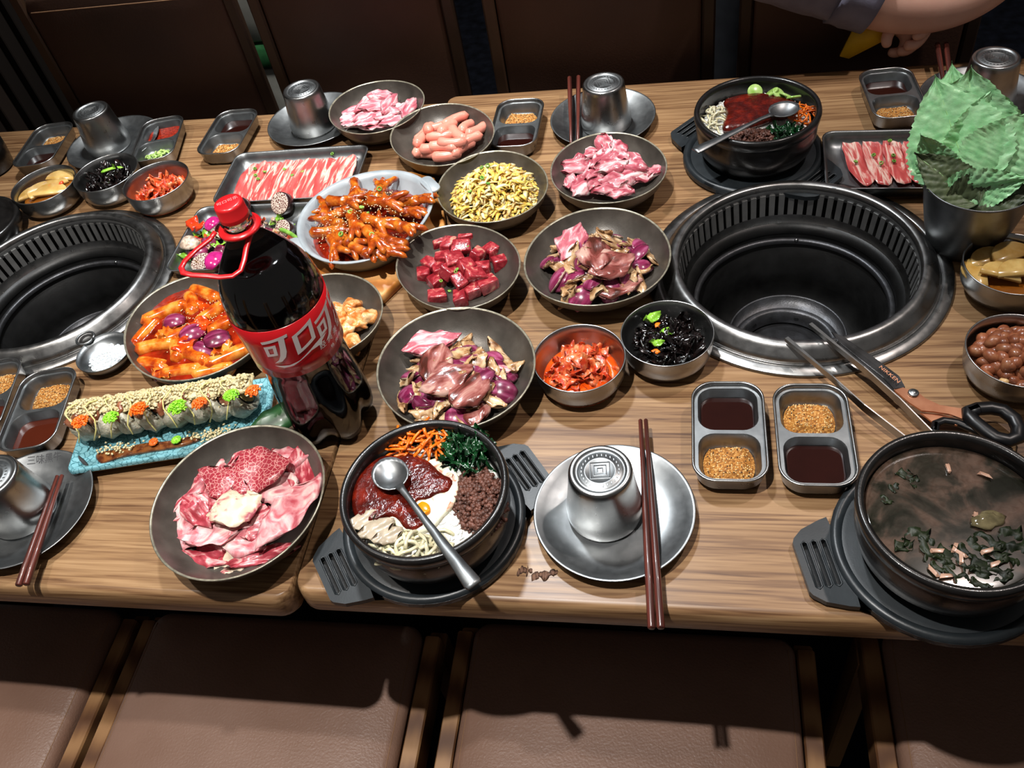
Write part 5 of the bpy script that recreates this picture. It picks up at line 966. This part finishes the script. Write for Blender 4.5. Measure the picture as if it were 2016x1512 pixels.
spi = [mesh('spinach_leaf', *sheet(1.3, 2.6, .12, 1.1, 0, 320 + k, 9, 5, .3, .3), spin) for k in range(4)] + [strand(3.4, .16, .4, 30, MATS['cooked_spinach'], 'spinach_leaf')]
q = at(915, 888, 6.8); scatter('spinach_leaf', spi, 30, (q.x, q.y), 3., 2.1, -.5, lambda X, Y: 6.3, .8, 'dark green cooked spinach piece in the front pot', 'spinach', 'spinach in the front pot', .6, 3, .2, (.8, 1.1))
q = at(1545, 258, 6.8); scatter('spinach_leaf', spi, 16, (q.x, q.y), 2.2, 1.2, 0, lambda X, Y: 6.2, .5, 'dark green cooked spinach piece in the back pot', 'spinach', 'spinach in the back pot', .6, 4, .2, (.7, .95))
def mince(px, py, rx, ry, a, n, lb):
    q = at(px, py, 6.5); rn = random.Random(n); it = []
    for k in range(n): x, y, t_ = rpt(rn, (q.x, q.y), rx, ry, a); r = rn.uniform(.14, .32); it.append(move(blob((r, r * .85, r * .8), .45, 2, k % 11, 1), (x, y, 6.0 + .9 * (1 - t_ ** 3) + rn.uniform(-.05, .1)), k))
    it.append(move(blob((rx * .92, ry * .92, .7), .1, 1, 1, 3), (q.x, q.y, 5.9), a)); stuff('minced_meat', it, lb, 'meat', tuple(q), minc)
mince(942, 980, 2.6, 3.9, .35, 620, 'brown minced meat along the right side of the front pot')
mince(1484, 266, 3.0, 1.5, .0, 260, 'brown minced meat at the front of the back pot')
mush = mesh('mushroom_slice', *sheet(1.7, 3.1, .4, .25, 0, 340, 9, 6, .12, .25), mat('boiled_mushroom', [(.3, '#8e806c'), (.7, '#b8ab96')], .8, .3, coat=.3, sub=.1))
for i, (px, py, d, lb) in enumerate([(714, 1026, 40, 'pale mushroom slice nearest the left wall of the front pot'), (742, 1043, 32, 'long pale mushroom slice in the middle at the front left of the pot'), (764, 1056, 30, 'rounded pale mushroom slice beside the bean sprouts of the front pot')]): put('mushroom_slice', mush, None, at(px, py, 6.75), (.1, 0, math.radians(d)), (1., 1.15, .95)[i], lb, 'mushroom')
cucm = mesh('cucumber_slice', *lathe([(1., 0), (1.02, .1), (1.0, .25), (.9, .3), (.05, .32)], 20), mat('cucumber', [(.3, '#8fbf4c'), (.7, '#c2dd8a')], .8, .25, coat=.3))
for i, (px, py) in enumerate([(1486, 181), (1532, 186), (1548, 190), (1562, 194), (1520, 184)]): put('cucumber_slice', cucm, None, at(px, py, 6.9), (.6, .2, i), 1., 'green cucumber slice at the far wall of the back pot', 'cucumber', 'cucumber slices in the back pot')
spoon(at(768, 932, 8.1), at(934, 1153, 8.9), 'steel spoon lying in the front pot, handle over its front rim')
spoon(at(1543, 214, 8.1), at(1368, 297, 8.7), 'steel spoon lying in the back pot, handle over its left rim')
# ---------------------------------------------------------------- seaweed soup
broth = mat('cloudy_brown_broth', [(.36, '#15150d'), (.44, '#2b261f'), (.52, '#46382f'), (.7, '#5c483d')], .2, .14, coat=.1, detail=5., dist=1.4, stops2=(1.5, [(.3, '#b8a08c'), (.6, '#ffffff')], .5, 'noise'))
puddle([(58.3 + 7.2 * cos(q * PI / 8), 12.4 + 7.2 * sin(q * PI / 8)) for q in range(16)], 6.5, .06, broth, 'soup_broth', 'cloudy brown broth in the stone pot at the right', 'soup', px=False, rough=.0, n=64)
swm = [mesh('seaweed_piece', *sheet(1.5, 2.8, .1, .5, 0, 360 + k, 9, 6, .5), mat('seaweed', [(.35, '#0f160a'), (.65, '#1d2611')], .9, .45, spec=.3)) for k in range(5)]
for i, (px, py) in enumerate([(1782, 935), (1760, 960), (1745, 985), (1800, 1060), (1830, 1085), (1870, 1095), (1910, 1080), (1950, 1070), (1985, 1060), (1900, 1110), (1940, 1115), (1850, 1110), (1960, 1095), (2000, 1090), (1880, 1130), (1780, 1075), (1930, 1140), (1970, 1130), (1800, 950)]): put('seaweed_piece', swm[i % 5], None, at(px, py, 6.58), (.05, .05, i * 1.3), (.6, .5, .5, 1, 1.1, 1, 1, 1.1, 1, .9, 1, .8, 1, 1, .8, .7, .9, .9, .5)[i], 'dark green seaweed piece floating in the soup', 'seaweed', 'seaweed in the soup')
sbm = [mesh('meat_shred', *chunk(.9, .28, .2, .25, k), mat('boiled_meat', [(.3, '#8a6552'), (.7, '#b58f78')], 1., .3, coat=.3)) for k in range(3)]
for i, (px, py) in enumerate([(1846, 1085), (1880, 1080), (1836, 1125), (1862, 1134), (1920, 1015), (1930, 1020), (1945, 1085), (1893, 1102), (1890, 1090), (1960, 1110), (1866, 920), (1940, 935)]): put('meat_shred', sbm[i % 3], None, at(px, py, 6.75), (0, 0, i * 1.1), 1., 'tiny meat shred floating in the soup', 'meat', 'meat shreds in the soup')
put('mussel', mesh('mussel', *blob((1.4, .9, .45), .3, 1.5, 4, 3), mat('shell_meat', [(.3, '#3c3522'), (.7, '#7a6f50')], .8, .12, coat=.6)), None, at(1945, 1025, 6.6), (0, 0, .3), 1., 'greenish brown lump surfacing in the soup', 'seafood')
# ---------------------------------------------------------------- perilla leaves in a steel cup
cx_, cy_ = 68.2, 54.8
t = root('leaf_cup', (cx_, cy_, 0), 'wide steel cup full of green leaves, standing behind the right grill', 'cup')
put('cup_wall', mesh('cup_wall', *lathe([(3.2, 0), (3.7, .15), (4.1, 1.), (4.7, 3.2), (5.3, 6.), (5.75, 8.8), (5.8, 9.05), (5.7, 9.1), (5.55, 8.8), (5.1, 6.), (4.4, 3.), (3.6, .5), (.05, .4)], 72), steelm), t)
def leafmesh(L, W, seed, bend=.0, n=34, m=22):
    v, f = [], []; o = Vector((seed, 2, 3))
    def half(u): return W / 2 * (sin(min(1., u * 1.02) ** .72 * PI) ** .8) * (1 - .25 * u) * (1.0 if u < .86 else max(.0, 1 - (u - .86) / .14) ** .8 * .85 + .15) + .02
    for i in range(n * 2 + 1):
        u = i / (n * 2.); tooth = 1 + .085 * abs(((u * 21) % 1) * 2 - 1) * (1 if .03 < u < .93 else .2)
        for j in range(-m // 2, m // 2 + 1):
            s = j / (m / 2); y = half(u) * s * (tooth if abs(s) > .8 else 1)
            k = (u * 9 - abs(s) * 2.2); vein = abs((k % 1) - .5) * 2; cross = mnoise.noise(Vector((u * 26, s * 9, seed)))
            z = .34 * (1 - vein ** 3) * (.3 + .7 * abs(s)) * .6 + .13 * cross - .35 * math.exp(-(s * 7) ** 2) * (1 - u * .6) + bend * (u - .4) ** 2 * L + .5 * s * s * (1 - u) + .35 * mnoise.noise(Vector((u * 2.5, s * 1.6, seed)))
            v.append((u * L, y, z))
    M = m + 1
    for i in range(n * 2):
        for j in range(m): a = i * M + j; f.append((a, a + M, a + M + 1, a + 1))
    k = len(v); v2 = [(x, y, z - .06) for x, y, z in v]; f2 = [tuple(q + k for q in g)[::-1] for g in f]
    return v + v2, f + f2, seed
lfm = mat('green_leaf', [(.3, '#86c888'), (.55, '#a2d89e'), (.8, '#bbe6b2')], .8, .42, sub=.12, bump=.03, bscale=3., hue=.12, coat=.1)
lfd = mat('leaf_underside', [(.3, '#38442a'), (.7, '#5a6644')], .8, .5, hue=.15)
vnm = mat('leaf_vein', '#a9d78e', rough=.4)
def leaf(base, tip, width, facing, lb, seed, dark=False, bend=-.02, vein=True):
    B, T = Vector(base), Vector(tip); L = (T - B).length; x = (T - B) / L; nz = Vector(facing); nz = (nz - x * nz.dot(x)).normalized(); y = nz.cross(x)
    M = Matrix([[x.x, y.x, nz.x], [x.y, y.y, nz.y], [x.z, y.z, nz.z]])
    t = put('perilla_leaf', None, None, B, M.to_euler(), 1., lb, 'leaf', 'perilla leaves in the steel cup')
    v, f, _ = leafmesh(L, width, seed, bend); put('leaf_blade', mesh('leaf_blade', v, f, lfd if dark else lfm), t)
    if vein:
        it = [tube([(u * L, 0, .02 - .35 * (1 - u * .6) + bend * (u - .4) ** 2 * L + .35 * mnoise.noise(Vector((u * 2.5, 0, seed)))) for u in (0, .15, .3, .45, .6, .75, .9)], [.13, .1, .08, .06, .05, .04, .02], 6)]
        put('midrib', mesh('midrib', *it[0], vnm), t)
CV = Vector((CAM[0] - cx_, CAM[1] - cy_, 40))
leaf((67.3, 56.6, 7.2), at(1912, 128, 17.2), 12., (-.2, -.75, .6), 'green leaf with its point rising behind the largest leaf', 5)
leaf((69.5, 57.4, 7.2), at(1956, 168, 15.6), 11., (.15, -.75, .6), 'green leaf at the back right of the bunch', 6)
leaf((66.6, 56.9, 7.2), at(1874, 120, 16.8), 8., (-.3, -.75, .6), 'narrow pointed green leaf tip behind the left side of the bunch', 7)
leaf((67.7, 54.6, 7.6), at(1840, 146, 16.4), 11.6, (-.1, -.7, .7), 'largest bright green leaf at the front of the bunch', 3)
leaf((69.4, 53.7, 7.8), at(2040, 215, 14.), 11.5, (.1, -.6, .8), 'bright green leaf at the right of the largest one', 4)
leaf((65.5, 54.8, 7.6), at(1812, 262, 12.8), 5., (-.5, -.6, .6), 'small green leaf folded out at the left of the cup', 8)
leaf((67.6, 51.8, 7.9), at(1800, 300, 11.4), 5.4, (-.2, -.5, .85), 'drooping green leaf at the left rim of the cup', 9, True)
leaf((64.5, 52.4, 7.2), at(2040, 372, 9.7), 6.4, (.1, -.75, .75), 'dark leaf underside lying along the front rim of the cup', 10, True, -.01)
leaf((64.0, 53.4, 7.7), at(2030, 350, 10.8), 5.2, (.1, -.8, .6), 'yellow green leaf edge just above the front rim of the cup', 11, False, -.01)
# ---------------------------------------------------------------- tongs and scissors
t = root('steel_tongs', tuple(at(1700, 760, 2.)), 'long steel tweezer tongs resting on the right grill rim', 'tongs'); O_ = at(1700, 760, 2.)
for i, pts in enumerate(([(1548, 667, 3.0), (1590, 703, 2.9), (1640, 747, 2.8), (1700, 802, 2.4), (1780, 864, 1.6), (1872, 925, .9)], [(1595, 639, 3.0), (1640, 677, 2.9), (1700, 727, 2.6), (1770, 790, 2.), (1832, 853, 1.5), (1884, 918, .9)])):
    P = [at(*q) - O_ for q in pts]; lp = []
    for k, p_ in enumerate(P):
        d = (P[min(k + 1, 5)] - P[max(k - 1, 0)]).normalized(); s = d.cross(Vector((0, 0, 1))).normalized(); h = (.22, .3, .42, .5, .5, .45)[k]; w_ = (.22, .14, .06, .06, .06, .06)[k]
        lp.append([tuple(p_ - s * w_ - Vector((0, 0, h))), tuple(p_ + s * w_ - Vector((0, 0, h))), tuple(p_ + s * w_ + Vector((0, 0, h))), tuple(p_ - s * w_ + Vector((0, 0, h)))])
    put('blade', mesh('blade', *loft(lp), steel, False), t)
e_ = at(1880, 921, .9) - O_; put('spring_end', mesh('spring_end', *tube([tuple(at(1872, 925, .9) - O_), tuple(at(1885, 930, .9) - O_), tuple(at(1884, 918, .9) - O_)], .25, 8), steel), t)
O_ = at(1797, 778, 1.6); t = root('scissors', tuple(O_), 'kitchen scissors with copper coloured shanks and black grips beside the tongs', 'scissors')
copper = mat('copper_worn_steel', [(.3, '#b87a5c'), (.7, '#d79a78')], .5, .3, .9); blm = mat('dark_blade_steel', [(.3, '#4a4a4a'), (.7, '#6e6e70')], .5, .28, .95)
def flat(px, z, th, m, nm, par):
    P = [at(a, b, (z(a) if callable(z) else z)) - O_ for a, b in px]
    ar = sum(P[i].x * P[(i + 1) % len(P)].y - P[(i + 1) % len(P)].x * P[i].y for i in range(len(P)))
    if ar < 0: P = P[::-1]
    return put(nm, mesh(nm, *loft([[tuple(p_ + Vector((0, 0, q))) for p_ in P] for q in (-th, 0)]), m, False), par)
zz = lambda a: 3.0 - (a - 1637) / 160 * 1.3 if a < 1797 else 1.7
flat([(1637, 653), (1660, 662), (1720, 703), (1770, 740), (1782, 762), (1762, 765), (1740, 742), (1690, 703), (1650, 670)], zz, .16, blm, 'upper_blade', t)
flat([(1650, 668), (1690, 704), (1740, 744), (1762, 768), (1750, 775), (1715, 742), (1670, 700), (1645, 668)], lambda a: zz(a) - .2, .16, blm, 'lower_blade', t)
flat([(1762, 752), (1784, 766), (1800, 766), (1822, 784), (1850, 797), (1880, 802), (1910, 806), (1925, 835), (1905, 828), (1870, 815), (1838, 810), (1815, 808), (1790, 792), (1760, 767)], lambda a: 1.85, .2, copper, 'shank', t)
flat([(1812, 812), (1850, 815), (1876, 822), (1900, 840), (1880, 836), (1860, 828), (1838, 832)], lambda a: 1.5, .2, copper, 'shank', t)
put('pivot_screw', mesh('pivot_screw', *lathe([(.52, 0), (.52, .12), (.42, .2), (.3, .2), (.28, .24), (.05, .24)], 20), steelm), t, (0, 0, .3))
put('grip', mesh('grip', *tube([tuple(at(a, b, 1.9) - O_) for a, b in [(1906, 812), (1925, 805), (1950, 803), (1975, 808), (1997, 825), (2006, 845), (2003, 862), (1985, 868), (1960, 862), (1940, 848), (1920, 832), (1908, 820), (1906, 812), (1925, 805)]], .72, 10, .8), rim_black), t)
put('grip', mesh('grip', *tube([tuple(at(a, b, 1.4) - O_) for a, b in [(1840, 850), (1842, 834), (1858, 828), (1885, 832), (1915, 845), (1950, 862), (1985, 885), (1960, 900), (1900, 905), (1860, 885), (1840, 850), (1842, 834)]], .42, 10, .8), rim_black), t)
a, b = text_verts('NIKKEN', .62); p0, p1 = at(1737, 727, 2.42), at(1765, 750, 2.2); d = (p1 - p0).normalized(); n_ = Vector((-d.y, d.x, 0)); cc = (p0 + p1) / 2 - O_ + Vector((0, 0, .14))
put('blade_lettering', mesh('blade_lettering', [tuple(cc + d * x * 1.15 + n_ * (y - .2)) for x, y in a], b, copper, False), t)
# plate lettering
for (X, Y, px, py, dg, nm) in ((-34.98, 13.68, 85, 907, 12, 'left'),):
    a, b = text_verts('三味黑牛', 1.05); q = at(px, py, 1.3)
    th_ = math.radians(dg); par = [o for o in bpy.data.objects if o.get('label') == 'round steel plate at the left edge with chopsticks resting on it'][0]
    def zp(x, y): return interp((3, 5, 6, 6.9, 7.5), (.36, .48, .75, 1.22, 1.5), math.hypot(x, y)) + .03
    vv = []
    for x, y in a: dx, dy = rot2(x, y, th_); lx, ly_ = q.x - X + dx, q.y - Y + dy; vv.append((lx, ly_, zp(lx, ly_)))
    put('engraved_lettering', mesh('engraved_lettering', vv, b, mat('engraving', '#3a3a3c', rough=.6), False), par)
# ---------------------------------------------------------------- person reaching in from the far side
def skin(name, chains, m, par, sub=2):
    """chains: list of [(point, radius), ...]; first point of later chains may equal an existing point index via int"""
    me = bpy.data.meshes.new(name); V, E, R_ = [], [], []
    for ch in chains:
        prev = None
        for it_ in ch:
            if isinstance(it_, int): prev = it_; continue
            V.append(tuple(c * .01 for c in it_[0])); R_.append(it_[1] * .01); i = len(V) - 1
            if prev is not None: E.append((prev, i))
            prev = i
    me.from_pydata(V, E, []); me.materials.append(m); o = bpy.data.objects.new(name, me); COL.objects.link(o)
    md = o.modifiers.new('s', 'SKIN'); sv = me.skin_vertices[0].data
    for i, r in enumerate(R_): rr_ = r if isinstance(r, tuple) else (r, r); sv[i].radius = rr_
    sv[0].use_root = True; s2 = o.modifiers.new('u', 'SUBSURF'); s2.levels = s2.render_levels = sub
    dg = bpy.context.evaluated_depsgraph_get(); m2 = bpy.data.meshes.new_from_object(o.evaluated_get(dg)); m2.polygons.foreach_set('use_smooth', [True] * len(m2.polygons)); bpy.data.objects.remove(o)
    if not m2.materials: m2.materials.append(m)
    m2.name = name; return put(name, m2, par)
skinm = mat('human_skin', [(.3, '#cf9d8a'), (.7, '#dcae9a')], .2, .5, sub=.15, bump=.006, bscale=6.)
O_ = Vector((60, 104, -TZ)); t = root('person', tuple(O_), 'person in a grey shirt with rolled sleeve reaching over the far table edge', 'person')
def q_(x, y, z): return (x - O_.x, y - O_.y, z + TZ)
skin('arm_and_hand', [[(q_(56, 99, 12.3), 4.4), (q_(61, 98.5, 10.), 4.7), (q_(66, 98, 8.3), 4.9), (q_(71, 97.5, 8.), 4.6), (q_(75.5, 97, 9.), 3.9), (q_(78.6, 96.6, 10.8), 2.9), (q_(80.6, 96, 14.2), 2.9), (q_(82.3, 95.2, 16.8), 2.7), (q_(83.4, 94.2, 18.8), 1.9)],
     [7, (q_(83.6, 93.0, 20.6), .85), (q_(83.4, 91.8, 22.4), .75), (q_(82.6, 91., 23.6), .65)], [7, (q_(84.9, 93.6, 20.6), .85), (q_(85.2, 92.3, 22.6), .78), (q_(84.6, 91.2, 24.2), .65)], [7, (q_(86., 94.4, 20.), .82), (q_(86.8, 93.2, 21.8), .75), (q_(86.6, 92.2, 23.4), .6)], [7, (q_(86.6, 95.3, 19.), .72), (q_(87.8, 94.5, 20.4), .62), (q_(88., 93.7, 21.6), .52)], [6, (q_(80.2, 93.8, 16.), .95), (q_(79.6, 92.4, 17.8), .8), (q_(79.9, 91.6, 19.4), .66)]], skinm, t)
skin('second_hand', [[(q_(58, 104, 12), 2.9), (q_(62.5, 101.5, 7.2), 2.7), (q_(66.2, 99.4, 5.2), 2.4), (q_(69.2, 98.4, 4.3), 2.3)],
     [3, (q_(70.2, 96.6, 3.6), .95), (q_(69.2, 95.4, 2.9), .88), (q_(67.4, 95.3, 3.0), .8)], [3, (q_(69.4, 96.8, 2.4), .92), (q_(68.2, 95.8, 1.7), .86), (q_(66.6, 95.9, 1.9), .78)], [3, (q_(68.2, 97.3, 1.6), .88), (q_(67., 96.5, 1.1), .82), (q_(65.6, 96.6, 1.5), .74)], [3, (q_(70.6, 96.4, 5.0), .88), (q_(69.6, 95.2, 4.5), .8), (q_(68.2, 95.1, 4.4), .72)], [2, (q_(65.6, 96.9, 5.2), 1.0), (q_(64.9, 95.6, 3.9), .86), (q_(65.2, 95.2, 2.8), .7)]], skinm, t)
shirt = mat('grey_shirt_cloth', [(.3, '#6a6878'), (.7, '#7c7a8a')], .3, .85, bump=.02, bscale=5., spec=.2)
def cuffring(A, B, r0, r1, m, nm, wob=.25, n=40, k=9, seed=0):
    A, B = Vector(A), Vector(B); x = (B - A).normalized(); s = x.cross(Vector((0, 0, 1))).normalized(); u = s.cross(x); lp = []
    for j in range(k):
        tt = j / (k - 1); c = A.lerp(B, tt); r = r0 + (r1 - r0) * tt
        lp.append([tuple(c + (s * cos(2 * PI * i / n) + u * sin(2 * PI * i / n)) * (r + wob * mnoise.noise(Vector((tt * 5, 3 * cos(2 * PI * i / n), 3 * sin(2 * PI * i / n) + seed))))) for i in range(n)])
    for q, c in ((.82, B), (.8, A.lerp(B, .6))): lp.append([tuple(Vector(c) + (Vector(p_) - B) * q) for p_ in lp[k - 1]])
    v, f = loft(lp, True, False); return put(nm, mesh(nm, v, [g[::-1] for g in f], m), t)
cuffring(q_(43, 100, 17.6), q_(59.5, 98.7, 10.9), 6.1, 5.2, shirt, 'sleeve', .55, 44, 12, 2)
cuffring(q_(58.3, 98.8, 11.4), q_(63.2, 98.1, 9.3), 5.6, 5.3, shirt, 'rolled_cuff', .25, 44, 6, 5)
cuffring(q_(44, 122, 46), q_(42, 104, 20), 6.6, 6.2, shirt, 'upper_sleeve', .5, 44, 10, 3); cuffring(q_(66, 124, 46), q_(60, 106, 13), 6.2, 4.6, shirt, 'second_sleeve', .5, 44, 10, 7)
put('torso', mesh('torso', *lathe([(15, 92), (16.5, 100), (17, 112), (18, 122), (16.5, 128), (9, 133), (5, 135)], 48, lambda a, r, z: 1 - .36 * abs(sin(a)) + .03 * mnoise.noise(Vector((3 * cos(a), 3 * sin(a), z * .1)))), shirt), t, (-5, 25, 0))
for s in (-1, 1): put('trouser_leg', mesh('trouser_leg', *lathe([(5.2, 2), (6, 30), (7, 55), (8.6, 86), (8, 96)], 32), mat('dark_trousers', [(.3, '#17181d'), (.7, '#24262c')], .3, .8)), t, (-5 + s * 8, 26, 0))
hx = lambda vf, d: move(vf, d)
hd_v = blob((7.6, 9.2, 11.2), .04, 1.2, 3, 4); hv = []
for x, y, z in hd_v[0]:
    k = math.exp(-((x / 1.6) ** 2 + ((z + 1.2) / 2.2) ** 2)) * (1.8 if y < 0 else 0); e_k = -.9 * (math.exp(-(((abs(x) - 3) / 1.3) ** 2 + ((z - .8) / 1.) ** 2)) if y < 0 else 0)
    m_k = -.4 * (math.exp(-((x / 2.2) ** 2 + ((z + 5.2) / .5) ** 2)) if y < 0 else 0); w_ = 1 - .25 * max(0, -z / 11.2) ** 2; hv.append((x * w_, y * w_ - k - e_k - m_k, z))
put('head', mesh('head', *move((hv, hd_v[1]), (-5, 20, 149)), skinm), t); put('neck', mesh('neck', *lathe([(5.6, 131), (5.2, 136), (5.6, 142)], 28), skinm), t, (-5, 23, 0))
hb = blob((8.2, 9.4, 9.6), .06, 2, 6, 4); put('hair', mesh('hair', [(x - 5, y + 22.2, z + 152.4) for x, y, z in hb[0]], hb[1], mat('black_hair', '#0c0a0a', rough=.45)), t)
yl = mat('yellow_plastic', [(.3, '#c9a018'), (.7, '#e0b826')], .3, .45)
P = [Vector(p_) for p_ in ((58.9, 96.2, 1.5), (60.2, 96.1, 1.1), (66.2, 96.6, 4.0), (66.6, 97.4, 5.8), (62.2, 98.2, 6.2), (60.6, 97.6, 5.0))]; o0 = P[0]
put('yellow_package', mesh('yellow_package', *loft([[tuple(p_ - o0 + Vector((0, q, 0))) for p_ in P] for q in (0, .5)]), yl), None, tuple(o0), (0, 0, 0), 1., 'yellow pointed package corner held in the fingers over the far table edge', 'package')
# ---------------------------------------------------------------- labels that single out alike things by place
def img(o):
    p = np.array([o.matrix_world.translation[i] * 100 for i in range(3)]); p[2] -= TZ; d = RC @ (p - CAM); return 1008 + F_PX * d[0] / d[2], 756 + F_PX * d[1] / d[2]
bpy.context.view_layer.update(); grp = {}
for o in COL.objects:
    if o.parent is None and o.get('label') and o.get('group') and o.get('kind') is None: grp.setdefault((o['group'], o['label']), []).append(o)
ORD = ['first', 'second', 'third', 'fourth', 'fifth', 'sixth', 'seventh', 'eighth', 'ninth', 'tenth', 'eleventh', 'twelfth']
for (g_, lb), os_ in grp.items():
    n = len(os_)
    if n < 2 or n > 30: continue
    if n == 2: 
        a, b = sorted(os_, key=lambda o: img(o)[0]); a['label'] = lb + ', left one of two'; b['label'] = lb + ', right one of two'; continue
    rows = 1 if (n <= 12 and 'bacon' in g_) or n <= 4 or 'rolls' in g_ else (2 if n <= 8 else 3 if n <= 15 else 4)
    srt = sorted(os_, key=lambda o: img(o)[1]); per = -(-n // rows); chunks = [srt[i:i + per] for i in range(0, n, per)]
    for r, ch in enumerate(chunks):
        rn_ = '' if len(chunks) == 1 else (' in back row' if r == 0 else ' in front row' if r == len(chunks) - 1 else ' in %s row' % ORD[r])
        ch = sorted(ch, key=lambda o: img(o)[0])
        for k, o in enumerate(ch):
            s_ = ', leftmost' if k == 0 else ', rightmost' if k == len(ch) - 1 else ', %s from left' % ORD[k]
            w_ = lb.split(); o['label'] = ' '.join(w_[:16 - len((s_ + rn_).replace(',', '').split())]) + s_ + rn_
